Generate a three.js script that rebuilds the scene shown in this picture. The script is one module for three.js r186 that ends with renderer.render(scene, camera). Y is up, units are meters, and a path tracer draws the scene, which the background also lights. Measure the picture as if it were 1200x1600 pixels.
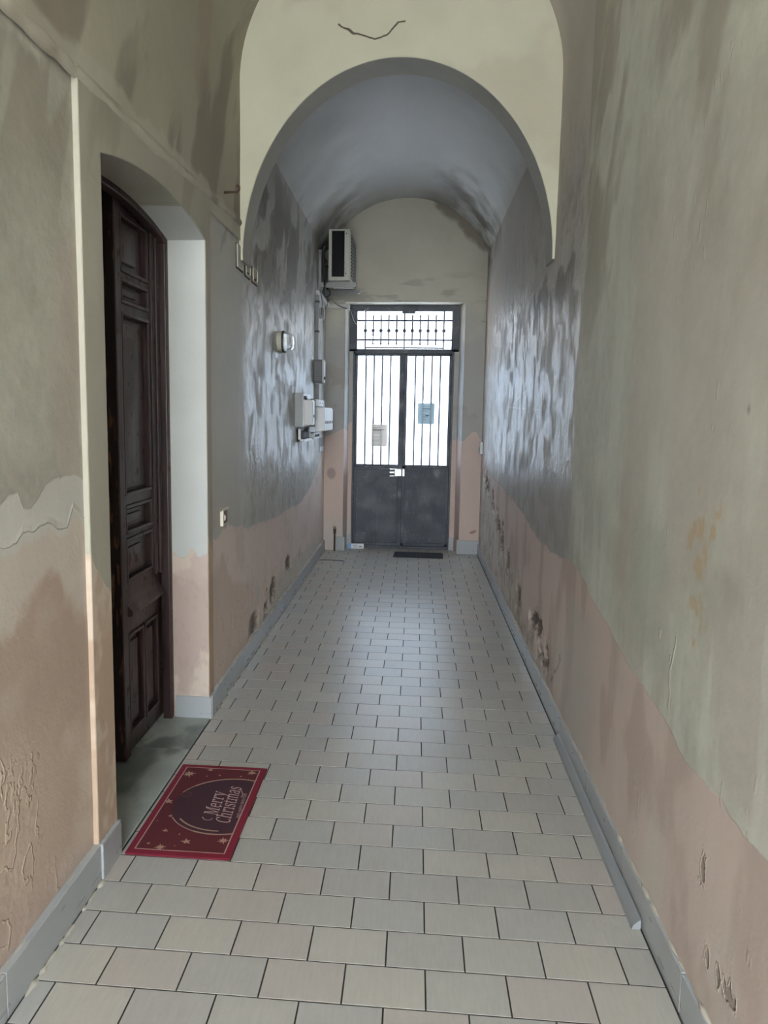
import * as THREE from 'three';
import { RoundedBoxGeometry } from 'three/addons/geometries/RoundedBoxGeometry.js';
import { mergeGeometries } from 'three/addons/utils/BufferGeometryUtils.js';

// ---------------------------------------------------------------- camera, sky, exposure
const scene = new THREE.Scene();
const camera = new THREE.PerspectiveCamera(2 * Math.atan(800 / 1216) * 180 / Math.PI, 0.75, 0.05, 200);
camera.position.set(0, 1.384, 0);
camera.rotation.set(-0.12599, 0.08758, 0.01332, 'YXZ');
camera.setViewOffset(1200, 1600, 60, -2, 1200, 1600);      // the photograph is a shifted crop of its frame
scene.add(camera);
const renderer = new THREE.WebGLRenderer();
renderer.toneMapping = THREE.LinearToneMapping;
renderer.toneMappingExposure = 1.1;
renderer.shadowMap.enabled = true;
const SKY = 18;                                             // bright thin overcast
{
  const w = 64, h = 32, d = new Float32Array(w * h * 4);
  for (let j = 0; j < h; j++) for (let i = 0; i < w; i++) {
    const up = Math.max(0, Math.sin(((j + 0.5) / h - 0.5) * Math.PI)), k = Math.pow(up, 0.6), o = (j * w + i) * 4;
    d[o] = 0.96 - 0.32 * k; d[o + 1] = 0.98 - 0.15 * k; d[o + 2] = 1.0; d[o + 3] = 1;
  }
  const t = new THREE.DataTexture(d, w, h, THREE.RGBAFormat, THREE.FloatType);
  t.mapping = THREE.EquirectangularReflectionMapping; t.magFilter = THREE.LinearFilter; t.needsUpdate = true;
  scene.background = t; scene.backgroundIntensity = SKY;
}

// the sun stands to the left, along the street: it reaches the yard and the street paving, not the passage
const sun = new THREE.DirectionalLight(new THREE.Color(1, 0.97, 0.93), 70);
sun.position.set(-20, 12, 5); sun.target.position.set(0, 0, 0); sun.castShadow = true; sun.shadow.mapSize.set(2048, 2048);
Object.assign(sun.shadow.camera, { left: -30, right: 30, top: 30, bottom: -30, near: 1, far: 80 }); scene.add(sun, sun.target);

// ---------------------------------------------------------------- helpers
let seed = 12345;
const rnd = () => { seed = (seed + 0x6D2B79F5) | 0; let t = Math.imul(seed ^ (seed >>> 15), 1 | seed); t = (t + Math.imul(t ^ (t >>> 7), 61 | t)) ^ t; return ((t ^ (t >>> 14)) >>> 0) / 4294967296; };
const LAT = new Float32Array(65536); for (let i = 0; i < 65536; i++) LAT[i] = rnd();
function vn(x, y) {
  const ix = Math.floor(x), iy = Math.floor(y); let a = x - ix, b = y - iy; a = a * a * (3 - 2 * a); b = b * b * (3 - 2 * b);
  const x0 = ix & 255, x1 = (ix + 1) & 255, y0 = (iy & 255) << 8, y1 = ((iy + 1) & 255) << 8;
  const p = LAT[y0 + x0], q = LAT[y1 + x0]; const u = p + (LAT[y0 + x1] - p) * a; return u + (q + (LAT[y1 + x1] - q) * a - u) * b;
}
function fb(x, y, n) { let s = 0, w = 0.5; for (let i = 0; i < n; i++) { s += w * (vn(x, y) - 0.5); x = x * 2.03 + 17.3; y = y * 2.03 + 9.1; w *= 0.5; } return s * 2; }   // about -1..1, mostly within .5
const ss = (a, b, x) => { const t = Math.min(1, Math.max(0, (x - a) / (b - a))); return t * t * (3 - 2 * t); };
const bump1 = (x, c, w) => Math.exp(-(((x - c) / w) ** 2));
function poly(pts) { return (z) => { if (z >= pts[0][0]) return pts[0][1]; for (let i = 1; i < pts.length; i++) if (z >= pts[i][0]) { const t = (z - pts[i - 1][0]) / (pts[i][0] - pts[i - 1][0]); return pts[i - 1][1] + t * (pts[i][1] - pts[i - 1][1]); } return pts[pts.length - 1][1]; }; }
const toLin = (c) => { c /= 255; return c <= 0.04045 ? c / 12.92 : ((c + 0.055) / 1.055) ** 2.4; };
const toS = (l) => 255 * (l <= 0.0031308 ? l * 12.92 : 1.055 * Math.pow(l, 1 / 2.4) - 0.055);
const SAT = 0.78, GAIN = 1.85, GL = new Uint8Array(2600); for (let i = 0; i < 2600; i++) GL[i] = Math.min(250, toS(GAIN * toLin(i / 10)));
const col = (r, g, b, k = GAIN) => new THREE.Color().setRGB(Math.min(0.9, k * toLin(r)), Math.min(0.9, k * toLin(g)), Math.min(0.9, k * toLin(b)));
const BS = 0.03;                                            // metres of relief from black to white
// colour + relief + roughness of a plastered surface; fn writes into o = {r,g,b,h,q}
function plaster(w, h, fn) {
  const c = new Uint8Array(w * h * 4), f = new Float32Array(w * h * 4), o = { r: 0, g: 0, b: 0, h: 0, q: 0.8 };
  for (let j = 0, k = 0; j < h; j++) for (let i = 0; i < w; i++, k += 4) {
    fn((i + 0.5) / w, (j + 0.5) / h, o); { const m = 0.3 * o.r + 0.6 * o.g + 0.1 * o.b; o.r = m + (o.r - m) * SAT; o.g = m + (o.g - m) * SAT; o.b = m + (o.b - m) * SAT; }
    c[k] = GL[Math.min(2599, Math.max(0, o.r * 10 | 0))]; c[k + 1] = GL[Math.min(2599, Math.max(0, o.g * 10 | 0))]; c[k + 2] = GL[Math.min(2599, Math.max(0, o.b * 10 | 0))]; c[k + 3] = 255;
    f[k] = 0.5 + o.h / BS; f[k + 1] = o.q; f[k + 2] = 0; f[k + 3] = 1;
  }
  const t = new THREE.DataTexture(c, w, h); t.colorSpace = THREE.SRGBColorSpace; t.magFilter = THREE.LinearFilter; t.needsUpdate = true;
  const g = new THREE.DataTexture(f, w, h, THREE.RGBAFormat, THREE.FloatType); g.magFilter = THREE.LinearFilter; g.needsUpdate = true;
  return new THREE.MeshStandardMaterial({ map: t, bumpMap: g, bumpScale: BS, roughnessMap: g, roughness: 1 });
}
const taken = {};
const numbered = (n) => { const k = taken[n] = (taken[n] ?? -1) + 1; return k ? n + '_' + String(k).padStart(3, '0') : n; };
function mesh(name, geo, mat, parent) { const m = new THREE.Mesh(geo, mat); m.name = parent === scene ? numbered(name) : name; m.castShadow = m.receiveShadow = true; parent.add(m); return m; }
function struct(name, label) { const g = new THREE.Group(); g.name = name; g.userData = { kind: 'structure', label }; scene.add(g); return g; }
function thing(name, label, category, p = [0, 0, 0], turn = 0, group) { const g = new THREE.Group(); g.name = numbered(name); g.position.set(...p); g.rotation.y = turn; g.userData = { label, category }; if (group) g.userData.group = group; scene.add(g); return g; }
const boxAt = (x0, x1, y0, y1, z0, z1, r = 0) => { const w = Math.abs(x1 - x0), h = Math.abs(y1 - y0), d = Math.abs(z1 - z0); const g = r ? new RoundedBoxGeometry(w, h, d, 2, Math.min(r, w / 2.01, h / 2.01, d / 2.01)) : new THREE.BoxGeometry(w, h, d); return g.translate((x0 + x1) / 2, (y0 + y1) / 2, (z0 + z1) / 2); };
const join = (gs) => mergeGeometries(gs.map((g) => (g.index ? g.toNonIndexed() : g)));
const tube = (pts, r, n = 40, k = 8) => new THREE.TubeGeometry(new THREE.CatmullRomCurve3(pts.map((p) => new THREE.Vector3(...p)), false, 'centripetal'), n, r, k);
const std = (c, roughness = 0.6, extra = {}) => new THREE.MeshStandardMaterial({ color: c, roughness, ...extra });
// a small tiling grain texture for painted metal, wood and stone: relief in r, roughness in g
function grain(w, h, fn, colour) {
  const f = new Float32Array(w * h * 4), c = colour && new Uint8Array(w * h * 4);
  for (let j = 0, k = 0; j < h; j++) for (let i = 0; i < w; i++, k += 4) { const o = fn(i / w, j / h); f[k] = o[0]; f[k + 1] = o[1]; f[k + 3] = 1; if (c) { for (let n = 0; n < 3; n++) c[k + n] = Math.max(0, Math.min(255, o[2 + n])); c[k + 3] = 255; } }
  const mk = (d, t) => { const x = t ? new THREE.DataTexture(d, w, h, THREE.RGBAFormat, t) : new THREE.DataTexture(d, w, h); x.wrapS = x.wrapT = THREE.RepeatWrapping; x.magFilter = THREE.LinearFilter; x.needsUpdate = true; return x; };
  const out = { rel: mk(f, THREE.FloatType) }; if (c) { out.map = mk(c); out.map.colorSpace = THREE.SRGBColorSpace; } return out;
}

// ---------------------------------------------------------------- measures of the passage (metres; z runs away from the camera)
const XL = -0.907, XR = 0.66, XN = -0.919, XF = -0.915, XC = (XL + XR) / 2, A = (XR - XL) / 2;
const ZEND = -7.85, ZGATE = -8.07, ZARCH = -4.02, ZBACK = 2.6, HS = 3.0, HF = 2.95, RISE = 0.52, RF = (A * A + RISE * RISE) / (2 * RISE), PH0 = Math.asin(A / RF), SF = HF + PH0 * RF, SN = HS + A * Math.PI / 2;
const nearProfile = (side) => (s) => { if (s <= HS) return [side > 0 ? XR : XL, s]; const t = (s - HS) / A; return [XC + side * A * Math.cos(t), HS + A * Math.sin(t)]; };
const farProfile = (side, xw) => (s) => { if (s <= HF) return [xw, s]; const p = PH0 - (s - HF) / RF; return [XC + side * RF * Math.sin(p), HF + RISE - RF + RF * Math.cos(p)]; };
// a sheet of plaster swept along z over a profile, with real dents (dent(z,s) metres, positive into the passage)
function sheet(name, parent, mat, profile, side, z0, z1, s0, s1, T, dent, dz = 0.025, ds = 0.025) {
  const nz = Math.max(2, Math.ceil((z0 - z1) / dz)), ns = Math.max(2, Math.ceil((s1 - s0) / ds)), P = [], U = [], I = [];
  for (let j = 0; j <= ns; j++) for (let i = 0; i <= nz; i++) {
    const z = z0 + (z1 - z0) * i / nz, s = s0 + (s1 - s0) * j / ns, [x, y] = profile(s), [xa, ya] = profile(s - 0.01), [xb, yb] = profile(s + 0.01);
    let nx = -side * Math.abs(yb - ya), ny = side * (xb - xa); const l = Math.hypot(nx, ny) || 1; const d = dent ? dent(z, s) : 0;
    P.push(x + nx / l * d, y + ny / l * d, z); U.push((T.z0 - z) / (T.z0 - T.z1), (s - T.s0) / (T.s1 - T.s0));
  }
  for (let j = 0; j < ns; j++) for (let i = 0; i < nz; i++) { const a = j * (nz + 1) + i, b = a + 1, c = a + nz + 1, d = c + 1; if (side < 0) I.push(a, b, c, b, d, c); else I.push(a, c, b, b, c, d); }
  const g = new THREE.BufferGeometry(); g.setAttribute('position', new THREE.Float32BufferAttribute(P, 3)); g.setAttribute('uv', new THREE.Float32BufferAttribute(U, 2)); g.setIndex(I); g.computeVertexNormals();
  return mesh(name, g, mat, parent);
}

// ---------------------------------------------------------------- plaster recipes (photo-like sRGB; GAIN turns them into albedo)
const mixc = (o, r, g, b, k) => { o.r += (r - o.r) * k; o.g += (g - o.g) * k; o.b += (b - o.b) * k; };
// sooty mould: wavy patches with outlines of their own
const mould = (z, s, f, t0, t1) => ss(t0, t1, fb(z * f + 3 + 0.8 * fb(z * 3, s * 3, 2), s * f * 1.1 + 1.5 * z, 5));

const LTOP = poly([[0.5, 1.2], [-1.65, 1.18], [-1.69, 1.2], [-1.725, 1.197], [-1.748, 1.155], [-1.79, 1.15], [-1.828, 1.176], [-1.864, 1.204], [-1.935, 1.213], [-2.07, 1.202], [-2.2, 1.15]]);
const LMID = poly([[0.5, 1.06], [-1.64, 1.06], [-1.71, 1.062], [-1.745, 1.085], [-1.79, 1.075], [-1.872, 1.09], [-1.93, 1.06], [-1.98, 1.05], [-2.02, 1.1], [-2.1, 1.06]]);
const LDMP = poly([[0.5, 0.85], [-1.68, 0.88], [-1.72, 0.915], [-1.80, 0.955], [-1.85, 0.985], [-1.92, 0.975], [-1.96, 0.9], [-2.0, 0.86], [-2.1, 0.82]]);
function leftNear(z, y, o) {
  const n1 = fb(z * 1.3, y * 1.3 + 40, 4), n2 = fb(z * 6 + 9, y * 6, 4), n3 = fb(z * 40, y * 40, 3), n4 = fb(z * 160, y * 160, 2);
  o.r = 131 + 18 * n1 + 13 * n2 + 7 * n3; o.g = 127 + 16 * n1 + 13 * n2 + 7 * n3; o.b = 113 + 14 * n1 + 12 * n2 + 7 * n3; o.q = 0.74; o.h = 0.0012 * n2 + 0.0004 * n3;
  mixc(o, 136, 121, 110, 0.6 * ss(0.05, 0.4, fb(z * 2.2 + 30, y * 1.4 + 3, 4)));
  const e = 0.03 * n2 + 0.012 * n3, top = ss(-0.004, 0.004, LTOP(z) + 0.4 * e - y), mid = ss(-0.012, 0.012, LMID(z) + 0.7 * e - y), dm = ss(-0.03, 0.03, LDMP(z) + 1.5 * e - y);
  mixc(o, 154, 150, 140, top * 0.9); mixc(o, 152, 139, 126, mid); o.h -= 0.0012 * top;
  mixc(o, 135, 112, 96, dm * (0.85 - 0.3 * ss(-0.1, 0.4, n2)));
  const low = ss(0.72, 0.45, y + 0.25 * n1 + 0.1 * n2); mixc(o, 151, 128, 109, low * 0.75);
  const b2 = ss(0.15, 0.4, fb(z * 3 + 7, y * 3 + 2, 4)); mixc(o, 165, 150, 134, b2 * (mid) * 0.55);
  const pk = ss(0.32, 0.12, y + 0.2 * n2); mixc(o, 140, 120, 110, pk * 0.6);
  // ridges of lifted paint between the two edges and flakes low down
  const cr = Math.abs(y - (LMID(z) + 0.02 + 0.5 * e)); o.h += 0.0025 * ss(0.02, 0.0, cr) * (y < LMID(z) + 0.02 + 0.5 * e ? 0 : 1); mixc(o, 120, 110, 98, 0.5 * ss(0.004, 0.001, cr) * ss(0.0, 0.3, fb(z * 8, y * 2, 2) + 0.2));
  const zone = ss(0.75, 0.5, y) * ss(0.02, 0.3, fb(z * 3.1 + 50, y * 2.5, 3) + 0.12), fl = fb(z * 17, y * 11 + 30, 5), f1 = ss(0.02, 0.05, fl), f2 = ss(0.14, 0.16, fl);
  o.h += zone * (0.003 * f1 - 0.0028 * f2 + 0.001 * n3); mixc(o, 166, 142, 116, zone * 0.4 * (f1 - f2)); o.q += 0.12 * mid + 0.05 * n4; o.h += 0.00025 * n4;
  const pk2 = ss(2.2, 2.27, y + 0.04 * n2 + 0.02 * n3 - 0.12 * (z + 1.75)) * ss(-1.98, -1.9, z); mixc(o, 158, 152, 138, pk2 * 0.8); o.h -= 0.0012 * pk2;
  mixc(o, 108, 98, 84, 0.5 * ss(0.12, 0.35, fb((z + y * 0.35) * 7, y * 1.5, 4)) * ss(1.75, 2.1, y) * (1 - pk2));
}
const SLO = poly([[0, 0.9], [-2.09, 0.98], [-2.2, 0.87], [-2.235, 0.86], [-3.33, 0.86], [-3.38, 0.8], [-3.45, 0.78], [-3.46, 0.76], [-3.5, 0.742], [-3.53, 0.775], [-3.56, 0.74], [-3.64, 0.77]]);
function surround(z, y, o) {
  const n1 = fb(z * 1.3, y * 1.3 + 40, 4), n2 = fb(z * 6 + 9, y * 6, 4), n3 = fb(z * 40, y * 40, 3), n4 = fb(z * 160, y * 160, 2), jamb = z < -3.452;
  o.r = 129 + 10 * n1 + 5 * n2; o.g = 124 + 9 * n1 + 5 * n2; o.b = 108 + 8 * n1 + 5 * n2; o.q = 0.72; o.h = 0.0016 * n2 + 0.0004 * n3 + 0.0002 * n4;
  if (!jamb) { mixc(o, 112, 104, 88, 0.55 * ss(0.1, 0.4, fb(z * 5 + y * 2, y * 2.2 + 5, 4)) * ss(1.5, 2.0, y)); if (z < -3.34) mixc(o, 134, 120, 108, 0.5); }
  else { o.r = 148 + 5 * n2; o.g = 149 + 5 * n2; o.b = 145 + 5 * n2; }
  const e = 0.035 * n2 + 0.02 * n3, lo = ss(-0.006, 0.006, SLO(z) + e - y); mixc(o, jamb ? 152 : 146, jamb ? 131 : 124, jamb ? 121 : 104, lo); o.h -= 0.0012 * lo;
  const dp = ss(-0.04, 0.04, SLO(z) - 0.12 + 2.5 * e - y); mixc(o, 140, jamb ? 121 : 114, jamb ? 109 : 92, dp * 0.7);
  mixc(o, 166, 150, 132, 0.6 * lo * ss(0.15, 0.4, fb(z * 9, y * 7, 4))); o.q += 0.1 * lo;
  const st = ss(0.3, 0.38, fb(z * 60, y * 25, 3)) * (z < -2.14 && z > -2.16 ? 1 : 0.25); mixc(o, 120, 100, 86, st * 0.5 * lo);
}
const FLB = poly([[-3.4, 0.82], [-3.6, 0.80], [-3.75, 0.84], [-3.95, 0.79], [-4.2, 0.76], [-4.44, 0.735], [-4.84, 0.715], [-5.24, 0.69], [-5.46, 0.705], [-5.97, 0.68], [-6.26, 0.67], [-6.8, 0.75], [-7.3, 0.86], [-7.72, 1.02], [-8, 1.12]]);
const FLD = poly([[-3.4, 0.62], [-3.5, 0.64], [-3.62, 0.7], [-3.68, 0.72], [-3.76, 0.6], [-3.9, 0.5], [-4.3, 0.45], [-5, 0.4], [-8, 0.3]]);
const FLE = poly([[-3.4, 0.12], [-4.0, 0.17], [-4.35, 0.15], [-4.63, 0.14], [-4.85, 0.21], [-5.08, 0.2], [-5.35, 0.25], [-5.6, 0.27], [-6.25, 0.27], [-6.8, 0.22], [-7.56, 0.17], [-8, 0.15]]);
const holeL = (z, y) => { const n = fb(z * 9 + 4, y * 14, 4); return ss(0.06, 0.0, Math.abs(y - FLE(z) - 0.1 * n) - 0.016 - 0.07 * fb(z * 17, y * 18 + 5, 4)) * ss(-4.1, -4.5, z) * ss(-6.4, -5.8, z) * ss(-0.1, 0.15, fb(z * 5, 7, 3) + 0.05); };
const streaks = (z, y) => 0.5 * fb(z * 12 + 1.2 * fb(z * 6, y * 5, 2), y * 9, 5) + 0.5 * fb(z * 34, y * 25, 4), ridge = (z, y) => ss(0.09, 0.0, Math.abs(fb(z * 6 + 3.3, y * 5 + 0.4 * z, 5))) * ss(0.0, 0.25, fb(z * 2.2 + 8, y * 2.4, 3) + 0.08);
function leftFar(z, s, o) {
  const n1 = fb(z * 1.1 + 60, s * 1.2, 4), n2 = fb(z * 5 + 2, s * 5, 4), n3 = fb(z * 30, s * 34, 3), n4 = fb(z * 120, s * 130, 2), st = streaks(z, s);
  const v = ss(2.9, 3.1, s);                                                           // the vault above the spring
  o.r = 145 + 12 * n1 + 7 * n2 + 7 * v; o.g = 143 + 11 * n1 + 7 * n2 + 9 * v; o.b = 137 + 10 * n1 + 7 * n2 + 13 * v;
  const gz = ss(-3.9, -4.3, z) * ss(2.75, 2.2, s + 0.3 * n1);
  o.q = 0.64 - 0.25 * gz + 0.22 * gz * ss(-0.12, 0.3, fb(z * 12 + 0.8 * s, s * 9 + 51, 5) - 0.3 * n2); o.h = 0.002 * n2 + gz * (0.0034 * st + 0.0016 * fb(z * 12 + 33, s * 11, 4) + 0.0012 * ridge(z + 9, s)) + 0.0005 * n3;
  mixc(o, 118, 113, 106, 0.45 * gz * ss(0.02, 0.3, st + 0.4 * n2));
  const dia = fb((z + 0.7 * s) * 5 + 1.2 * fb(z * 4, s * 4, 3), (s - 0.5 * z) * 2.4 + 4, 5), mo = ss(0.04, 0.3, dia + 0.25 * fb(z * 3, s * 3 + 8, 3)) * ss(1.75, 2.3, s + 0.25 * n2) * ss(3.0, 2.6, s + 0.3 * n1);
  mixc(o, 84, 78, 71, 0.75 * mo);
  const soot = ss(-6.7, -7.6, z + 0.5 * n2 + 0.35 * fb(z * 4, s * 7, 4)) * ss(2.35, 2.9, s + 0.2 * n2) * ss(3.7, 3.1, s + 0.4 * n1) * ss(0.5, -0.2, n2); mixc(o, 82, 76, 68, 0.7 * soot);
  mixc(o, 153, 153, 152, ss(3.5, 3.93, s)); if (z > -4.0) mixc(o, 144, 140, 130, 0.6 * (1 - gz));
  const e = 0.028 * fb(z * 8, s * 8 + 70, 4) + 0.012 * n3, lo = ss(-0.006, 0.006, FLB(z) + e - s), band = ss(0.30, 0.05, s - FLB(z)) * (1 - lo);
  o.h *= 1 - 0.6 * band;
  mixc(o, 176, 158, 148, lo); o.h -= 0.0014 * lo; o.q += 0.2 * lo;
  const dm = ss(-0.03, 0.03, FLD(z) + 2 * e - s) * ss(-4.6, -3.8, z); mixc(o, 158, 138, 124, dm * 0.7);
  mixc(o, 158, 145, 133, 0.55 * lo * ss(0.1, 0.4, fb(z * 4 + 3, s * 5, 4)));
  const fl = fb(z * 13 + 5, s * 9 + 3, 5), f1 = ss(0.05, 0.08, fl), zone = lo * ss(0.55, 0.3, s + 0.15 * n2); o.h += zone * 0.0026 * f1; mixc(o, 168, 146, 128, zone * 0.4 * f1);
  const er = ss(0.01, -0.02, s - FLE(z) - 0.05 * n2) * ss(-4.2, -4.5, z); mixc(o, 158, 150, 137, er * 0.8); o.h += er * (0.0025 * fb(z * 45, s * 45, 3) + 0.002 * n3); 
  const ho = holeL(z, s); mixc(o, 80, 66, 55, 0.88 * ho); o.h += ho * 0.003 * n3; o.q += 0.06 * n4;
}
const RB = poly([[0.5, 0.58], [-1.51, 0.583], [-1.63, 0.586], [-1.72, 0.575], [-1.80, 0.572], [-1.95, 0.603], [-2.12, 0.629], [-2.33, 0.646], [-2.57, 0.691], [-2.79, 0.72], [-3.2, 0.784], [-3.35, 0.79], [-3.52, 0.757], [-3.8, 0.75], [-4.16, 0.745], [-4.6, 0.79], [-5.0, 0.832], [-5.6, 0.845], [-6.2, 0.87], [-6.6, 0.86], [-7.05, 0.887], [-7.5, 0.97], [-8, 1.0]]);
const RE = poly([[-3.2, 0.1], [-3.4, 0.13], [-3.567, 0.2], [-3.75, 0.19], [-3.84, 0.175], [-3.94, 0.245], [-4.3, 0.28], [-4.59, 0.262], [-4.83, 0.297], [-5.24, 0.372], [-5.55, 0.435], [-6.19, 0.56], [-6.75, 0.697], [-7.7, 0.887], [-8, 0.9]]);
const holeR = (z, y) => { const n = fb(z * 8 + 14, y * 12 + 3, 4); return ss(0.05, 0.0, Math.abs(y - RE(z) - 0.13 * n) - 0.022 - 0.08 * fb(z * 14, y * 15 + 5, 4)) * ss(-3.6, -3.85, z) * ss(-0.12, 0.12, fb(z * 5, 17, 3) + 0.08); };
function right(z, s, o) {
  const n1 = fb(z * 1.0 + 90, s * 1.0 + 8, 4), n2 = fb(z * 5 + 22, s * 5, 4), n3 = fb(z * 36, s * 36, 3), n4 = fb(z * 150, s * 150, 2), st = streaks(z, s), far = ss(-3.318, -3.334, z + 0.004 * n3), v = ss(2.9, 3.15, s) * ss(-4.0, -4.1, z);
  o.r = 147 + 18 * n1 + 14 * n2 + 7 * n3; o.g = 146 + 17 * n1 + 13 * n2 + 7 * n3; o.b = 132 + 15 * n1 + 12 * n2 + 7 * n3; o.q = 0.7; o.h = 0.0008 * n2 + 0.0003 * n3 + 0.0004 * fb(z * 26, s * 5, 3);
  mixc(o, 142, 131, 121, 0.5 * ss(0.06, 0.4, fb(z * 1.8 + 12, s * 1.1 + 2, 4)) * ss(2.4, 1.6, s)); mixc(o, 157, 157, 146, 0.5 * ss(0.05, 0.35, fb(z * 4.5, s * 0.8 + 33, 4)));
  mixc(o, 163, 163, 154, 0.4 * ss(0.1, 0.32, fb(z * 11 + 4, s * 2.2, 4)) * ss(1.5, 0.9, s));
  mixc(o, 130, 135, 119, 0.6 * ss(1.1, 0.2, Math.hypot((z + 2.35) / 0.45, (s - 0.88) / 0.3) + 0.8 * n2));        // green damp patch
  mixc(o, 140, 122, 109, 0.6 * ss(1.1, 0.2, Math.hypot((z + 2.48) / 0.18, (s - 0.9) / 0.28) + 0.9 * n2));         // brown beside it
  mixc(o, 146, 118, 84, 0.65 * ss(1.1, 0.0, Math.hypot((z + 1.81) / 0.06, (s - 1.05) / 0.13) + 2.6 * fb(z * 30, s * 22 + 5, 4)));          // rust
  mixc(o, 116, 106, 90, 0.35 * ss(1.1, 0.0, Math.hypot((z + 1.64) / 0.12, (s - 1.04 + 0.5 * (z + 1.64)) / 0.06) + 1.2 * n2)); mixc(o, 88, 80, 70, 0.6 * ss(1, 0.2, Math.hypot((z + 1.628) / 0.018, (s - 1.405) / 0.022) + 0.6 * n2));
  const mo = ss(0.05, 0.34, fb((z - 0.5 * s) * 3.2, (s + 0.6 * z) * 1.5 + 4, 5)) * ss(1.55, 2.1, s + 0.35 * n1); if (z > -4.1) mixc(o, 114, 105, 90, 0.62 * mo);
  if (far > 0) {
    const gl = far * ss(3.0, 2.0, s + 0.5 * n1 + 0.3 * n2);
    mixc(o, 143 + 8 * n2, 136 + 7 * n2, 127 + 7 * n2, far * (1 - v)); mixc(o, 108, 101, 93, 0.5 * gl * ss(0.02, 0.3, st + 0.35 * n2));
    mixc(o, 88, 82, 72, 0.75 * far * ss(-0.02, 0.24, fb(z * 3.5 + 2, s * 6, 5) + 0.25 * n2) * ss(1.7, 2.05, s) * ss(2.5, 2.1, s) * ss(-5.2, -4.6, z));
    mixc(o, 150, 122, 92, 0.5 * ss(-6.0, -7.0, z) * ss(0.3, 0.0, Math.abs(s - 2.1) - 0.2 + 0.3 * n2));
    const pt = ss(-0.12, 0.3, fb(z * 12 + 0.8 * s, s * 9 + 21, 5) - 0.3 * n2 + 0.1 * ss(1.9, 2.4, s)); o.q = o.q * (1 - gl) + gl * (0.39 + 0.22 * pt); o.h += gl * (0.0034 * st + 0.0016 * fb(z * 13 + 3, s * 11, 4) + 0.0012 * ridge(z, s));
    mixc(o, 152 + 6 * n2, 152 + 6 * n2, 150 + 6 * n2, v); { const t = ss(3.5, 3.93, s); mixc(o, 153, 153, 152, t); } o.h *= 1 - 0.7 * v; const so = ss(-6.5, -7.6, z + 0.7 * n2 + 0.3 * fb(z * 3, s * 9, 4)) * ss(2.5, 3.0, s + 0.2 * n2) * ss(3.8, 3.2, s + 0.4 * n1); mixc(o, 80, 72, 62, 0.8 * so * ss(0.45, -0.1, n2));
    const band = ss(1.15, 1.1, s + 0.02 * n2) * far * ss(-6.2, -5.2, z); mixc(o, 118, 114, 109, 0.6 * band); o.h *= 1 - 0.6 * band;
    const sc = Math.min(Math.abs(s - 1.5 - 0.12 * (z + 5.2)), Math.abs(s - 1.43 + 0.02 * (z + 4.6))); mixc(o, 190, 184, 174, 0.7 * ss(0.007, 0.002, sc + 0.02 * Math.abs(n2)) * ss(-3.9, -4.3, z) * ss(-6.0, -5.4, z));
  }
  const e = 0.02 * fb(z * 8 + 31, s * 8 + 70, 4) + 0.007 * n3, lo = ss(-0.004, 0.004, RB(z) + e - s);
  mixc(o, 158, 140, 129, lo); o.h -= 0.0014 * lo; o.q += (0.86 - o.q) * lo; mixc(o, 166, 146, 138, 0.7 * lo * far);
  mixc(o, 138, 119, 107, 0.6 * lo * ss(0.02, 0.32, fb(z * 5 + 8, s * 2.4, 4))); mixc(o, 156, 147, 134, 0.6 * lo * ss(0.06, 0.32, fb(z * 7 + 58, s * 2 + 4, 4)) * ss(0.62, 0.3, s)); mixc(o, 140, 136, 128, 0.5 * lo * ss(-2.6, -2.95, z + 0.1 * n2) * (1 - far) * ss(0.68, 0.6, s));
  // lifted paint and blisters
  const dr = ss(0.007, 0.0, Math.abs(z + 1.962 + 0.03 * fb(s * 14, 3, 4))) * ss(0.58, 0.66, s) * ss(1.0, 0.95, s) * ss(-0.1, 0.1, fb(s * 16, 40, 3)); o.h += 0.0018 * dr; mixc(o, 154, 153, 142, 0.5 * dr);
  const bl = ss(0.44, 0.5, fb(z * 60, s * 22 + 2, 3)) * ss(0.2, 0.4, fb(z * 5, s * 3 + 9, 3) + 0.15); o.h += 0.001 * bl; mixc(o, 158, 152, 142, 0.25 * bl);
  for (const [bz, by, w, h] of [[-1.68, 0.385, 0.012, 0.03], [-1.622, 0.225, 0.01, 0.02], [-1.56, 0.235, 0.01, 0.022], [-1.5, 0.23, 0.025, 0.018]]) { const q = Math.hypot((z - bz) / w, (s - by) / h) + 1.5 * fb(z * 70, s * 55 + bz, 4); if (q < 1.6) { const k = ss(1.2, 0.8, q); o.h -= 0.004 * k; mixc(o, 112, 96, 82, 0.7 * k); o.h += 0.0025 * ss(1.6, 1.2, q) * (1 - k); mixc(o, 168, 152, 132, 0.5 * ss(1.6, 1.2, q) * (1 - k)); } }
  const er = ss(0.0, -0.03, s - RE(z) - 0.12 * n2 - 0.04 * n3) * ss(-3.5, -3.7, z); mixc(o, 154, 145, 132, er * 0.75); const sc2 = ss(0.05, 0.2, fb(z * 15, s * 12 + 7, 4)) * er; mixc(o, 124, 110, 98, 0.6 * sc2); o.h += er * (0.0035 * fb(z * 45, s * 45, 3) - 0.002) - 0.0015 * sc2;
  const ho = holeR(z, s); mixc(o, 76, 64, 54, 0.9 * ho); o.h += ho * 0.004 * n3;
  const ck = Math.abs(s - 0.2 - 0.9 * (z + 3.55) - 0.06 * n3) ; mixc(o, 78, 66, 56, 0.7 * ss(0.008, 0.002, ck) * ss(-3.62, -3.56, z) * ss(-3.36, -3.42, z));
  o.q += 0.05 * n4; o.h += 0.0002 * n4;
}
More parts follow.
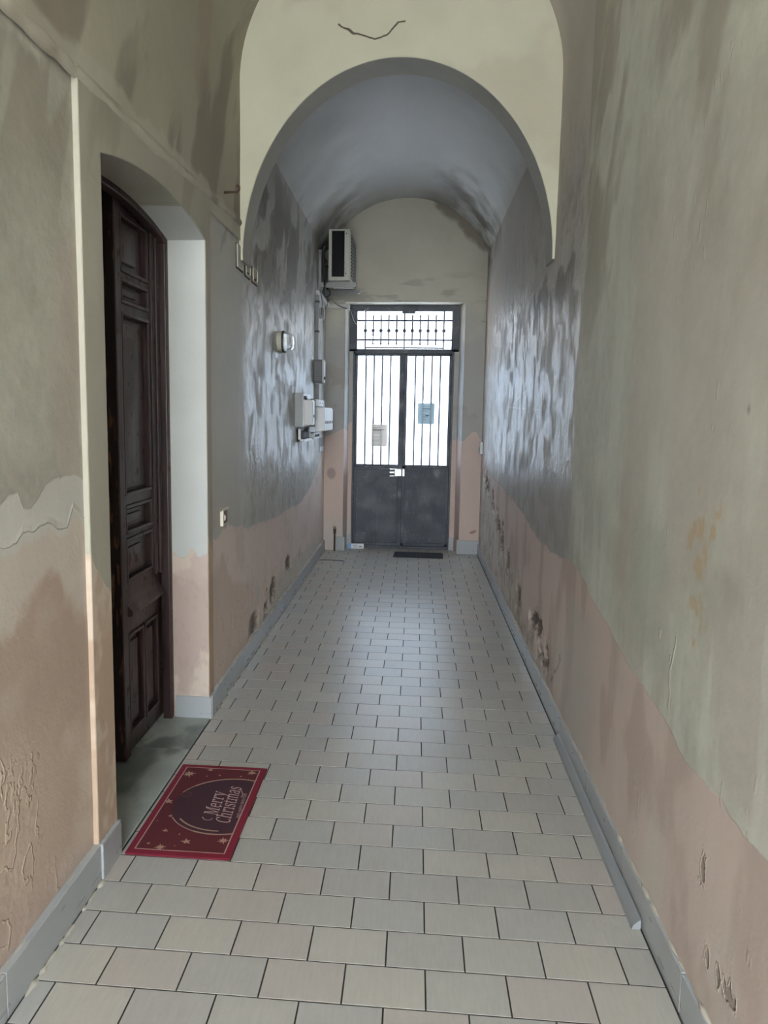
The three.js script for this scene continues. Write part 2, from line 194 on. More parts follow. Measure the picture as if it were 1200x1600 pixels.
function leftUpper(z, s, o) {
  const n1 = fb(z * 1.0 + 20, s * 1.0 + 8, 4), n2 = fb(z * 5 + 12, s * 5, 4), n3 = fb(z * 36, s * 36, 3);
  o.r = 128 + 12 * n1 + 5 * n2; o.g = 122 + 11 * n1 + 5 * n2; o.b = 104 + 9 * n1 + 5 * n2; o.q = 0.75; o.h = 0.002 * n2 + 0.0006 * n3;
  const d = fb((z + 0.55 * s) * 4.2, (s - 0.6 * z) * 1.1 + 14, 5); mixc(o, 100, 92, 78, 0.75 * ss(0.02, 0.34, d + 0.2 * ss(2.9, 2.3, s))); mixc(o, 122, 105, 90, 0.5 * ss(0.15, 0.35, fb(z * 2.4 + 5, s * 2.4, 4)));
  const rg = ss(0.03, 0.0, s - 2.33 - 0.03 * n2 - 0.045 * fb(z * 9, s * 9, 3)); mixc(o, 140, 134, 118, 0.7 * rg);
}
function endWall(x, y, o) {
  const n1 = fb(x * 1.3 + 20, y * 1.3 + 8, 4), n2 = fb(x * 6 + 12, y * 6, 4), n3 = fb(x * 36, y * 36, 3);
  o.r = 144 + 8 * n1 + 5 * n2; o.g = 140 + 8 * n1 + 5 * n2; o.b = 125 + 8 * n1 + 5 * n2; o.q = 0.7; o.h = 0.002 * n2 + 0.0004 * n3;
  mixc(o, 130, 128, 123, ss(2.5, 2.1, y + 0.2 * n2)); 
  const rr = Math.hypot((x - XC) / A, (y - HF) / RISE); mixc(o, 96, 86, 75, 0.8 * ss(0.06, -0.03, y - (3.46 - 0.95 * (x - 0.1)) + 0.0 + 0.25 * (0.3 - n2)) * 0 + 0.8 * ss(0.02, 0.1, (y - 3.36 + 0.85 * (x - 0.13)) + 0.1 * n2) * ss(0.1, 0.16, x + 0.1 * (3.4 - y)) * ss(0.75, 0.6, x - 0.05 * n2));
  mixc(o, 104, 97, 88, 0.7 * ss(-0.6, -0.72, x - 0.1 * n2) * ss(2.55, 2.75, y)); mixc(o, 110, 104, 94, 0.5 * ss(0.12, 0.35, fb(x * 3, y * 12, 4)) * ss(2.85, 2.6, y) * ss(2.45, 2.5, y)); mixc(o, 118, 106, 96, 0.5 * ss(0.1, 0.3, n2) * ss(2.1, 1.7, y) * ss(1.2, 1.5, y));
  const yb = x > 0 ? 1.13 + 0.09 * ss(0.47, 0.56, x) - 0.07 * ss(0.6, 0.64, x) : 1.22 + 0.5 * (x + 0.8), lo = ss(-0.005, 0.005, yb + 0.04 * n2 - y); mixc(o, 158, 137, 126, lo); o.h -= 0.001 * lo; o.q += 0.1 * lo;
  mixc(o, 150, 134, 120, 0.6 * lo * ss(0.1, 0.4, n1)); if (x < 0) mixc(o, 116, 98, 88, 0.7 * ss(1.1, 0.6, Math.hypot((x + 0.84) / 0.05, (y - 0.78) / 0.07) + 0.6 * n2));
  mixc(o, 120, 84, 70, 0.8 * ss(1, 0.6, Math.hypot((x - 0.6) / 0.045, (y - 0.225 - 0.35 * (x - 0.6)) / 0.018) + 0.6 * n2)); mixc(o, 146, 142, 134, 0.6 * ss(0.36, 0.2, y + 0.1 * n2) * (x < 0 ? 1 : 0));
}

// ---------------------------------------------------------------- the setting
const dentN = (z, s) => 0.004 * fb(z * 1.5 + 5, s * 1.5, 3) + 0.0015 * fb(z * 7, s * 7, 2);
const plain = std(col(132, 126, 112), 0.75), masonry = std(col(120, 112, 100), 0.9);
const wallL = struct('wall_left', 'stained plaster wall with the wooden door and the meter boxes'), wallR = struct('wall_right', 'long bare stained plaster wall without a door'), wallE = struct('wall_end', 'end wall around the metal gate'), ceil = struct('ceiling', 'plastered barrel vaults with a cross arch');
{
  let T = { z0: 0.3, z1: -2.1, s0: 0, s1: 2.33 };
  sheet('plaster', wallL, plaster(1700, 1650, (u, v, o) => leftNear(T.z0 + (T.z1 - T.z0) * u, v * 2.33, o)), (s) => [XN, s], -1, 0.3, -2.1, 0, 2.31, T, dentN);
  const TS = { z0: -2.07, z1: -3.66, y0: 0, y1: 2.36 };
  // the proud band of plaster round the door: one solid with the opening cut out
  const sh = new THREE.Shape(), P = (z, y) => [-z, y]; sh.moveTo(...P(-2.09, 0)); sh.lineTo(...P(-2.235, 0)); sh.lineTo(...P(-2.235, 2.108));
  for (let i = 1; i <= 24; i++) { const z = -2.235 - 1.105 * i / 24, t = (i / 24) * 2 - 1; sh.lineTo(...P(z, 2.108 + 0.066 * (1 - t * t))); }
  sh.lineTo(...P(-3.34, 0)); sh.lineTo(...P(-3.42, 0)); sh.lineTo(...P(-3.42, 2.33)); sh.lineTo(...P(-2.09, 2.285)); sh.closePath();
  const g = new THREE.ExtrudeGeometry(sh, { depth: 0.16, bevelEnabled: true, bevelThickness: 0.004, bevelSize: 0.004, bevelOffset: -0.004, bevelSegments: 2, steps: 1 });
  // shape x is -z and its depth is along world x
  const p = g.attributes.position, n = g.attributes.normal, uv = g.attributes.uv;
  for (let i = 0; i < p.count; i++) {
    const z = -p.getX(i), y = p.getY(i), d = p.getZ(i), x = -1.067 + d, side = Math.abs(n.getZ(i)) < 0.3; p.setXYZ(i, x, y, z);
    const nx = n.getX(i), ny = n.getY(i), nz = n.getZ(i); n.setXYZ(i, nz, ny, -nx);
    const zz = side && z < -3.0 ? -3.46 - (-0.9 - x) * 0.9 : z; uv.setXY(i, (TS.z0 - zz) / (TS.z0 - TS.z1), y / TS.y1);
  }
  const idx = []; for (let i = 0; i < p.count; i += 3) idx.push(i, i + 1, i + 2); g.setIndex(idx);
  mesh('door_surround', g, plaster(1140, 1690, (u, v, o) => surround(TS.z0 + (TS.z1 - TS.z0) * u, v * TS.y1, o)), wallL);
  T = { z0: -3.4, z1: -7.86, s0: 0, s1: SF };
  const lf = plaster(1900, 1680, (u, v, o) => leftFar(T.z0 + (T.z1 - T.z0) * u, v * SF, o)), dl = (z, s) => dentN(z, s) - 0.022 * holeL(z, s);
  sheet('plaster', wallL, lf, (s) => [XF, s], -1, -3.41, -7.86, 0, 2.36, T, dl, 0.025, 0.02);
  sheet('plaster', wallL, lf, farProfile(-1, XF), -1, -4.12, -7.86, 2.34, HF, T, dl, 0.05, 0.05);
  sheet('vault', ceil, lf, farProfile(-1, XF), -1, -4.12, -7.86, HF, SF, T, dentN, 0.05, 0.05);
  T = { z0: 0.3, z1: -4.1, s0: 2.25, s1: SN };
  const lu = plaster(1640, 740, (u, v, o) => leftUpper(T.z0 + (T.z1 - T.z0) * u, T.s0 + (T.s1 - T.s0) * v, o));
  sheet('plaster', wallL, lu, nearProfile(-1), -1, 0.3, -4.12, 2.25, HS, T, dentN, 0.05, 0.05);
  sheet('vault', ceil, lu, nearProfile(-1), -1, 0.3, -4.12, HS, SN, T, dentN, 0.05, 0.05);
  // the uneven ridge where the lower plaster ends
  const R = [], RI = [], RU = [], K = 8; const NZ = 260;
  for (let i = 0; i <= NZ; i++) { const z = 0.3 - 4.34 * i / NZ, yc = 2.262 + 0.026 * ss(-1.5, -4, z) + 0.05 * ss(-2.6, -4.05, z) + 0.006 * fb(z * 6, 2, 4), r = 0.011 + 0.008 * fb(z * 11, 5, 4); for (let k = 0; k <= K; k++) { const a = -Math.PI / 2 + Math.PI * k / K; R.push(-0.912 + (r + 0.004) * Math.cos(a), yc + (r + 0.006) * Math.sin(a) * 1.1, z); RU.push((0.3 - z) / 4.4, (yc + 0.03 - T.s0) / (T.s1 - T.s0)); } }
  for (let i = 0; i < NZ; i++) for (let k = 0; k < K; k++) { const a = i * (K + 1) + k, b = a + 1, c = a + K + 1; RI.push(a, c, b, b, c, c + 1); }
  const rg = new THREE.BufferGeometry(); rg.setAttribute('position', new THREE.Float32BufferAttribute(R, 3)); rg.setAttribute('uv', new THREE.Float32BufferAttribute(RU, 2)); rg.setIndex(RI); rg.computeVertexNormals(); mesh('plaster_ridge', rg, lu, wallL);
  // the right wall and the half vaults over it
  const Tn = { z0: 0.3, z1: -4.1, s0: 0, s1: SN }, Tf = { z0: -4.0, z1: -7.86, s0: 0, s1: SF }, dr = (z, s) => dentN(z + 11, s) - 0.028 * holeR(z, s);
  const rn = plaster(1900, 1840, (u, v, o) => right(Tn.z0 + (Tn.z1 - Tn.z0) * u, v * SN, o)), rf = plaster(1660, 1680, (u, v, o) => right(Tf.z0 + (Tf.z1 - Tf.z0) * u, v * SF, o));
  sheet('plaster', wallR, rn, nearProfile(1), 1, 0.3, -4.05, 0, HS, Tn, dr, 0.025, 0.025);
  sheet('vault', ceil, rn, nearProfile(1), 1, 0.3, -4.12, HS, SN, Tn, (z, s) => dentN(z + 11, s), 0.05, 0.05);
  sheet('plaster', wallR, rf, farProfile(1, XR), 1, -4.05, -7.86, 0, HF, Tf, dr, 0.025, 0.02);
  sheet('vault', ceil, rf, farProfile(1, XR), 1, -4.05, -7.86, HF, SF, Tf, (z, s) => dentN(z + 11, s), 0.05, 0.05);
  // behind the camera the passage runs on to its open mouth
  const TB = { z0: 3, z1: 0, s0: 0, s1: 4 };
  sheet('plaster', wallL, plain, (s) => [XN, s], -1, ZBACK, 0.3, 0, 2.31, TB, null, 1, 1); sheet('plaster', wallL, plain, nearProfile(-1), -1, ZBACK, 0.3, 2.25, HS, TB, null, 1, 0.5);
  sheet('plaster', wallR, plain, nearProfile(1), 1, ZBACK, 0.3, 0, HS, TB, null, 1, 0.5);
  for (const s of [-1, 1]) sheet('vault', ceil, plain, nearProfile(s), s, ZBACK, 0.3, HS, SN, TB, null, 1, 0.1);
  // masonry behind the plaster
  mesh('masonry', join([boxAt(-1.4, -0.925, 0, 4.3, ZBACK, -2.09), boxAt(-1.4, -1.068, 0, 4.3, -2.05, -2.236), boxAt(-1.3, -0.93, 2.34, 4.3, -2.05, -3.5), boxAt(-1.3, -1.068, 2.18, 2.4, -2.05, -3.5), boxAt(-1.4, -1.068, 0, 4.3, -3.34, -3.5), boxAt(-1.4, -0.94, 0, 4.3, -3.43, -8.4)]), masonry, wallL);
  mesh('masonry', boxAt(0.69, 1.1, 0, 4.3, ZBACK, -8.4), masonry, wallR);
  mesh('masonry', boxAt(-1.4, 1.1, 3.86, 4.3, ZBACK, -8.4), masonry, ceil);
}
// cross arch
{
  const sh = new THREE.Shape(), a = 0.771, b = 0.95, yc = 2.155; sh.moveTo(XC - a, yc); 
  for (let i = 1; i <= 64; i++) { const t = Math.PI * (1 - i / 64); sh.lineTo(XC + a * Math.cos(t), yc + b * Math.sin(t)); }
  sh.lineTo(XR + 0.03, yc); sh.lineTo(XR + 0.03, 3.9); sh.lineTo(XL - 0.03, 3.9); sh.lineTo(XL - 0.03, yc); sh.closePath();
  const g = new THREE.ExtrudeGeometry(sh, { depth: 0.19, bevelEnabled: true, bevelThickness: 0.006, bevelSize: 0.006, bevelOffset: -0.006, bevelSegments: 3, curveSegments: 8 }); g.translate(0, 0, -4.215);
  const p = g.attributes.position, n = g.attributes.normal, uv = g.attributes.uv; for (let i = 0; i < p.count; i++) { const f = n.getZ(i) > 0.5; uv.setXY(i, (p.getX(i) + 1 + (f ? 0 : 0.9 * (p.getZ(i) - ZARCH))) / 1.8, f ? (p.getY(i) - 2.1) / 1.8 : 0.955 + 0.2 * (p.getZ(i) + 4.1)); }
  const crack = [[-0.42, 3.262], [-0.395, 3.245], [-0.37, 3.236], [-0.345, 3.218], [-0.322, 3.216], [-0.285, 3.203], [-0.244, 3.189], [-0.21, 3.196], [-0.182, 3.206], [-0.15, 3.24], [-0.13, 3.262], [-0.1, 3.266]];
  const m = plaster(1000, 1000, (u, v, o) => {
    const x = -1 + 1.8 * u, y = 2.1 + 1.8 * v, n1 = fb(x * 1.5 + 3, y * 1.5, 4), n2 = fb(x * 6, y * 6 + 4, 4), n3 = fb(x * 40, y * 40, 3); o.q = 0.72; o.h = 0.0015 * n2 + 0.0004 * n3;
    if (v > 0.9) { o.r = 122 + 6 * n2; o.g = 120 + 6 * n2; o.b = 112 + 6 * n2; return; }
    o.r = 141 + 7 * n1 + 4 * n2; o.g = 138 + 7 * n1 + 4 * n2; o.b = 117 + 6 * n1 + 4 * n2; mixc(o, 128, 118, 100, 0.4 * ss(0.15, 0.4, fb(x * 3 + 9, y * 3, 4)));
    let d = 9; const xx = x + 0.006 * n3, yy = y + 0.006 * n2; for (let i = 1; i < crack.length; i++) { const [x0, y0] = crack[i - 1], [x1, y1] = crack[i], dx = x1 - x0, dy = y1 - y0, t = Math.min(1, Math.max(0, ((xx - x0) * dx + (yy - y0) * dy) / (dx * dx + dy * dy))); d = Math.min(d, Math.hypot(xx - x0 - t * dx, yy - y0 - t * dy)); }
    const k = ss(0.0042, 0.0015, d - 0.003 * bump1(x, -0.36, 0.02)); mixc(o, 58, 48, 38, 0.9 * k); o.h -= 0.004 * k;
  });
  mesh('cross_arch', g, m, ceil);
}
// end wall with the deep recess of the gate
{
  const sh = new THREE.Shape(); sh.moveTo(-0.95, 0); sh.lineTo(-0.716, 0); sh.lineTo(-0.716, 2.487); sh.lineTo(0.462, 2.487); sh.lineTo(0.462, 0); sh.lineTo(0.7, 0); sh.lineTo(0.7, 3.7); sh.lineTo(-0.95, 3.7); sh.closePath();
  const g = new THREE.ExtrudeGeometry(sh, { depth: 0.21, bevelEnabled: true, bevelThickness: 0.008, bevelSize: 0.008, bevelOffset: -0.008, bevelSegments: 3 }); g.translate(0, 0, -8.07);
  const p = g.attributes.position, n = g.attributes.normal, uv = g.attributes.uv;
  for (let i = 0; i < p.count; i++) {
    const x = p.getX(i), z = p.getZ(i), t = (ZEND - z) / 0.22; if (x > -0.73 && x < -0.7) p.setX(i, x + 0.028 * t); if (x > 0.45 && x < 0.48) p.setX(i, x - 0.045 * t);
    uv.setXY(i, (p.getX(i) + (Math.abs(n.getX(i)) > 0.5 ? (x < 0 ? -0.5 : 0.5) * (ZEND - z) : 0) + 1) / 1.8, p.getY(i) / 3.7);
  }
  g.computeVertexNormals();
  const m = plaster(860, 1760, (u, v, o) => endWall(-1 + 1.8 * u, 3.7 * v, o)); mesh('plaster', g, m, wallE);
  // plastered stone blocks beside the gate leaves, and the masonry over and beside the frame
  const strip = (x0, x1) => { const b = boxAt(x0, x1, 0, 2.028, -8.045, -8.3, 0.006), bp = b.attributes.position, bu = b.attributes.uv; for (let i = 0; i < bp.count; i++) bu.setXY(i, (bp.getX(i) + 0.9 * bp.getZ(i) + 8.3) / 1.8, bp.getY(i) / 3.7); mesh('jamb_block', b, m, wallE); };
  strip(-0.8, -0.648); strip(0.372, 0.6);
  mesh('masonry', join([boxAt(-1.4, -0.694, 0, 4.3, -8.068, -8.4), boxAt(0.414, 1.1, 0, 4.3, -8.068, -8.4), boxAt(-1.4, 1.1, 2.492, 4.3, -8.068, -8.4)]), masonry, wallE);
}

// ---------------------------------------------------------------- floor: slab, then the tiles one by one
const floor = struct('floor', 'passage floor of pale glazed tiles laid in running bond');
{
  mesh('slab', boxAt(-1.25, 0.7, -0.12, -0.0010, ZBACK, -8.4), std(col(34, 31, 29), 0.95), floor);
  const W = 0.2, D = 0.13805, X0 = -0.14275, Z0 = -1.67516, J = 0.0042;
  const gr = grain(512, 512, (u, v) => {
    const n = fb(u * 16, v * 16, 4), f = fb(u * 90, v * 14, 3), sp = 0.35 * ss(0.5, 0.56, fb(u * 200 + 9, v * 200, 2)), bl = fb(u * 6 + 3, v * 6, 4), k = 1 + 0.012 * n + 0.03 * f;
    return [0.5 + 0.25 * n, 0.33 + 0.03 * n + 0.02 * bl + 0.1 * sp, 222 * k - 70 * sp, 219 * k - 72 * sp, 213 * k - 76 * sp];
  }, true);
  const mats = [[134, 132, 129], [138, 135, 131], [131, 129, 127], [136, 131, 128], [132, 131, 130]].map((c) => { const k = toLin(220); return new THREE.MeshStandardMaterial({ color: new THREE.Color().setRGB(GAIN * toLin(c[0]) / k, GAIN * toLin(c[1]) / k, GAIN * toLin(c[2]) / k), map: gr.map, roughnessMap: gr.rel, roughness: 1, bumpMap: gr.rel, bumpScale: 0.0012 }); });
  function tileGeo(w, d, uo, vo) {       // chamfered slab, top face at y 0
    const h = 0.009, c = 0.0005, x = w / 2, z = d / 2, P = [], N = [], U = [];
    const q = (a, b, cc, dd, n) => { for (const v of [a, b, cc, a, cc, dd]) { P.push(...v); N.push(...n); U.push(uo + v[0] * 1.6, vo + v[2] * 1.6); } };
    const T = [[-x + c, 0, -z + c], [-x + c, 0, z - c], [x - c, 0, z - c], [x - c, 0, -z + c]], M = [[-x, -c, -z], [-x, -c, z], [x, -c, z], [x, -c, -z]], B = [[-x, -h, -z], [-x, -h, z], [x, -h, z], [x, -h, -z]], s = Math.SQRT1_2, nn = [[-1, 0], [0, 1], [1, 0], [0, -1]];
    q(T[0], T[1], T[2], T[3], [0, 1, 0]); for (let i = 0; i < 4; i++) { const j = (i + 1) % 4, [a, b] = nn[i]; q(T[j], T[i], M[i], M[j], [a * s, s, b * s]); q(M[j], M[i], B[i], B[j], [a, 0, b]); }
    const g = new THREE.BufferGeometry(); g.setAttribute('position', new THREE.Float32BufferAttribute(P, 3)); g.setAttribute('normal', new THREE.Float32BufferAttribute(N, 3)); g.setAttribute('uv', new THREE.Float32BufferAttribute(U, 2)); return g;
  }
  const full = []; for (let i = 0; i < 10; i++) full.push(tileGeo(W - J, D - J, rnd(), rnd()));
  const XA = -0.8955, XB = 0.6465, all = [];
  for (let k = -9; k < 47; k++) {
    const zb = Z0 - D * k, zt = Math.max(Z0 - D * (k + 1), -8.075), off = k & 1 ? 0.5 : 0;
    if (zb - zt < 0.02) continue;
    for (let u = -5; u < 5; u++) {
      const a = Math.max(XA, X0 + (u + off) * W), b = Math.min(XB, X0 + (u + 1 + off) * W); if (b - a < 0.012) continue;
      const part = b - a < W - 1e-4 || zb - zt < D - 1e-4;
      all.push({ k, x: (a + b) / 2, z: (zb + zt) / 2, g: part ? tileGeo(b - a - J, zb - zt - J, rnd(), rnd()) : full[rnd() * 10 | 0], m: rnd() * 5 | 0, dy: (rnd() - 0.5) * 0.0004, ry: (rnd() - 0.5) * 0.006, rx: (rnd() - 0.5) * 0.004, rz: (rnd() - 0.5) * 0.003 });
    }
  }
  let count = 0; const rest = [[], [], [], [], []];
  for (const t of all) {
    if (t.k >= -2 && count < 300) { const o = mesh(count ? 'tile_' + String(count).padStart(3, '0') : 'tile', t.g, mats[t.m], floor); count++; o.position.set(t.x, t.dy, t.z); o.rotation.set(t.rx, t.ry, t.rz); }
    else rest[t.m].push(t.g.clone().rotateX(t.rx).rotateY(t.ry).translate(t.x, t.dy, t.z));
  }
  const all5 = rest.flat(), geo = mergeGeometries(all5); geo.clearGroups(); let at = 0; rest.forEach((r, i) => { const n = r.reduce((s, g) => s + g.attributes.position.count, 0); geo.addGroup(at, n, i); at += n; });
  const o = mesh('tiles', geo, mats, floor); o.userData.kind = 'stuff';
}
// baseboards of glazed grey tiles, piece by piece
const baseL = struct('baseboard_left', 'grey glazed tile baseboard along the door wall'), baseR = struct('baseboard_right', 'grey glazed tile baseboard along the bare wall'), baseE = struct('baseboard_end', 'short grey tile baseboards beside the gate');
{
  const gr = grain(128, 128, (u, v) => { const n = fb(u * 4, v * 4, 3); return [0.5 + 0.2 * n, 0.3 + 0.06 * n]; });
  const mk = (c) => new THREE.MeshStandardMaterial({ color: col(...c), roughness: 1, roughnessMap: gr.rel, bumpMap: gr.rel, bumpScale: 0.0002 }), ms = [mk([126, 128, 129]), mk([123, 125, 126]), mk([128, 129, 129])], lime = std(col(140, 134, 123), 0.9);
  const run = (par, xa, xb, z0, z1, h, first, step) => { const cuts = [z0]; for (let z = first; z > z1 + 0.03; z -= step) if (z < z0 - 0.03) cuts.push(z); cuts.push(z1); for (let i = 1; i < cuts.length; i++) mesh('skirting_tile', boxAt(xa, xb, -0.002, h + (rnd() - 0.5) * 0.002, cuts[i - 1] - 0.0012, cuts[i] + 0.0012, 0.0025), ms[rnd() * 3 | 0], par); };
  run(baseL, -0.93, -0.897, ZBACK, -2.09, 0.112, -0.47 + 2.16, 0.54); run(baseL, -0.93, -0.891, -2.09, -2.238, 0.112, -9, 1); run(baseL, -0.93, -0.891, -3.345, -3.425, 0.105, -9, 1); run(baseL, -0.93, -0.897, -3.425, ZEND, 0.105, -3.744, 0.535);
  run(baseR, 0.649, 0.68, ZBACK, ZEND, 0.103, 1.86, 0.513);
  mesh('grout', join([boxAt(-0.925, -0.8985, 0, 0.109, ZBACK, -2.09), boxAt(-0.925, -0.8985, 0, 0.102, -3.43, ZEND), boxAt(0.6505, 0.68, 0, 0.1, ZBACK, ZEND)].slice(0, 2)), lime, baseL); mesh('grout', boxAt(0.6505, 0.68, 0, 0.1, ZBACK, ZEND), lime, baseR);
  mesh('skirting_tile', boxAt(-1.06, -0.8945, -0.002, 0.103, -3.334, -3.348, 0.002), ms[0], baseL);
  const E = [[-0.8, -0.708, 0.143, -7.842], [-0.7, -0.645, 0.135, -8.035], [0.452, 0.662, 0.137, -7.835], [0.37, 0.42, 0.135, -8.035]];
  for (const [a, b, h, z] of E) mesh('skirting_tile', boxAt(a, b, -0.002, h, z, z - 0.03, 0.002), ms[1], baseE);
  for (const [x, h, z0, z1] of [[-0.705, 0.143, -7.845, -8.03], [0.45, 0.137, -7.84, -8.03]]) mesh('skirting_tile', boxAt(x - 0.008, x + 0.008, -0.002, h, z0, z1, 0.002), ms[2], baseE);
  // crumbling mortar: along the top of the tiles and where the near baseboard meets the floor
  const bead = (par, x, y, z0, z1, r0, nf, k) => { const P = [], I = [], N = Math.ceil((z0 - z1) / 0.012), K = 6; for (let i = 0; i <= N; i++) { const z = z0 + (z1 - z0) * i / N, r = r0 * Math.max(0.1, 0.6 + 1.9 * fb(z * nf * 1.6, k, 5)); for (let q = 0; q <= K; q++) { const a = Math.PI * 2 * q / K; P.push(x + r * Math.cos(a) * 1.2, y + r * Math.sin(a), z); } } for (let i = 0; i < N; i++) for (let q = 0; q < K; q++) { const a = i * (K + 1) + q; I.push(a, a + 1, a + K + 1, a + 1, a + K + 2, a + K + 1); } const g = new THREE.BufferGeometry(); g.setAttribute('position', new THREE.Float32BufferAttribute(P, 3)); g.setIndex(I); g.computeVertexNormals(); mesh('mortar_bead', g, lime, par); };
  bead(baseL, -0.909, 0.104, -3.43, -7.84, 0.007, 14, 3); bead(baseL, -0.911, 0.11, 0.2, -2.09, 0.0035, 14, 5); bead(baseR, 0.658, 0.103, 0.2, -7.84, 0.005, 14, 7); bead(baseL, -0.892, -0.002, -1.62, -2.2, 0.0055, 30, 8); bead(baseL, -0.893, -0.003, -3.45, -7.8, 0.0055, 18, 9);
}

// ---------------------------------------------------------------- door 1: the old arched wooden door
{
  const wood = grain(256, 512, (u, v) => { const n = fb(u * 60 + 2 * fb(u * 4, v * 4, 2), v * 4, 4), m = fb(u * 8, v * 16, 4), chip = ss(0.42, 0.46, fb(u * 28, v * 44 + 8, 4)); const k = 1 + 0.25 * n + 0.2 * m; return [0.5 + 0.3 * n - 0.3 * chip, 0.42 + 0.15 * m + 0.3 * chip, 84 * k + 40 * chip * 0.5, 62 * k + 28 * chip * 0.5, 60 * k + 16 * chip * 0.5]; }, true);
  const tw = wood.map.clone(); tw.repeat.set(1, 1); const dm = new THREE.MeshStandardMaterial({ map: wood.map, roughnessMap: wood.rel, roughness: 1, bumpMap: wood.rel, bumpScale: 0.0015, color: new THREE.Color(0.34, 0.29, 0.31) });
  const edge = grain(64, 1024, (u, v) => { const c = ss(0.16, 0.3, fb(u * 5, v * 50, 4)) * ss(0.0, 0.2, fb(u, v * 9 + 3, 2) + 0.05); return [0.5 - 0.3 * c, 0.5 + 0.3 * c, 30 + 70 * c, 20 + 44 * c, 19 + 22 * c]; }, true), em = new THREE.MeshStandardMaterial({ map: edge.map, roughnessMap: edge.rel, roughness: 1, bumpMap: edge.rel, bumpScale: 0.003 });
  const uvm = (g) => { const p = g.attributes.position, uv = g.attributes.uv; for (let i = 0; i < p.count; i++) uv.setXY(i, (p.getX(i) + p.getZ(i)) * 1.3, p.getY(i) * 0.6); return g; };
  const d = struct('door_1', 'tall dark maroon panelled wooden door in an arched recess'); d.userData.category = 'door';
  // leaf in its own frame: x along the leaf, y up, z out of its face
  function leaf(par, w, flip) {
    const g = new THREE.Group(); g.name = 'door_leaf'; par.add(g);
    const holes = [[0.075, 0.225, 0.1, 0.49], [0.265, 0.41, 0.1, 0.49], [0.075, 0.36, 0.725, 0.875], [0.075, 0.36, 0.915, 1.005], [0.075, 0.36, 1.065, 1.745], [0.075, 0.36, 1.80, 1.87], [0.075, 0.36, 1.915, 2.105]];
    const s = new THREE.Shape([[0, 0.012], [w, 0.012], [w, 2.3], [0, 2.3]].map((p) => new THREE.Vector2(...p)));
    for (const [a, b, c, e] of holes) s.holes.push(new THREE.Path([[a, c], [a, e], [b, e], [b, c]].map((p) => new THREE.Vector2(...p))));
    const body = mesh('stiles_and_rails', uvm(new THREE.ExtrudeGeometry(s, { depth: 0.032, bevelEnabled: true, bevelThickness: 0.004, bevelSize: 0.004, bevelOffset: -0.004, bevelSegments: 2 }).translate(0, 0, -0.04)), dm, g);
    for (const [a, b, c, e] of holes) {
      mesh('panel', uvm(join([boxAt(a - 0.01, b + 0.01, c - 0.01, e + 0.01, -0.036, -0.026), boxAt(a + 0.012, b - 0.012, c + 0.012, e - 0.012, -0.03, -0.02, 0.003), boxAt(a + 0.03, b - 0.03 - (e > 0.6 ? 0.07 : 0), c + Math.min(0.03, (e - c) / 3.4), e - Math.min(0.03, (e - c) / 3.4), -0.03, -0.008, 0.006)])), dm, g);
      const t = 0.012; mesh('panel_moulding', uvm(join([boxAt(a - t, a + 0.002, c - t, e + t, -0.01, 0.006, 0.004), boxAt(b - 0.002, b + t, c - t, e + t, -0.01, 0.006, 0.004), boxAt(a - t, b + t, c - t, c + 0.002, -0.01, 0.006, 0.004), boxAt(a - t, b + t, e - 0.002, e + t, -0.01, 0.006, 0.004)])), dm, g);
    }
    const ws = new THREE.Shape([[0, 0], [0.03, 0.006], [0.032, 0.022], [0.022, 0.034], [0.012, 0.045], [0, 0.075]].map((p) => new THREE.Vector2(...p)));
    const wl = w - 0.09, wb = new THREE.ExtrudeGeometry(ws, { depth: wl, bevelEnabled: false }), q = wb.attributes.position;
    for (let i = 0; i < q.count; i++) q.setXYZ(i, 0.06 + wl - q.getZ(i), 0.575 + q.getY(i), q.getX(i) - 0.006); wb.computeVertexNormals(); mesh('weather_bar', uvm(wb), dm, g);
    mesh('stepped_moulding', uvm(join([boxAt(0.385, 0.415, 0.68, 2.3, -0.01, 0.012, 0.005), boxAt(0.425, 0.46, 0.68, 2.3, -0.01, 0.02, 0.006)])), dm, g);
    mesh('meeting_stile', uvm(boxAt(-0.012, 0.045, 0.012, 2.3, -0.042, 0.012, 0.004)), dm, g); mesh('chipped_edge', boxAt(-0.0135, -0.0115, 0.012, 2.3, -0.04, 0.009), em, g).userData.label = 'worn edge with chipped paint and bare wood';
    return g;
  }
  const L = leaf(d, 0.5); L.position.set(-1.115, 0.004, -2.845); L.rotation.y = Math.PI / 2;                    // shut, its panels facing the passage
  const M = leaf(d, 0.54); M.name = 'door_leaf_001'; M.position.set(-1.115, 0.004, -2.235); M.rotation.y = Math.PI / 2 + 0.75; // ajar, swung into the dark room
  // frame: post against the far jamb, arched head, near post
  const hs = new THREE.Shape(), z0 = -2.2, z1 = -3.375; const yy = (z) => { const t = (z + 2.2 + 0.5875) / 0.5875; return 2.085 + 0.066 * (1 - t * t); };
  hs.moveTo(2.2, 0); hs.lineTo(2.265, 0); hs.lineTo(2.265, 2.1); for (let i = 1; i < 24; i++) { const z = -2.265 - 1.045 * i / 24; hs.lineTo(-z, yy(z) - 0.0); } hs.lineTo(3.31, 2.085); hs.lineTo(3.31, 0); hs.lineTo(3.375, 0); hs.lineTo(3.375, 2.4); hs.lineTo(2.2, 2.4); hs.closePath();
  const fg = new THREE.ExtrudeGeometry(hs, { depth: 0.03, bevelEnabled: true, bevelThickness: 0.006, bevelSize: 0.006, bevelOffset: -0.006, bevelSegments: 3 }); fg.rotateY(Math.PI / 2).translate(-1.105, 0, 0);
  mesh('door_frame', uvm(fg), dm, d);
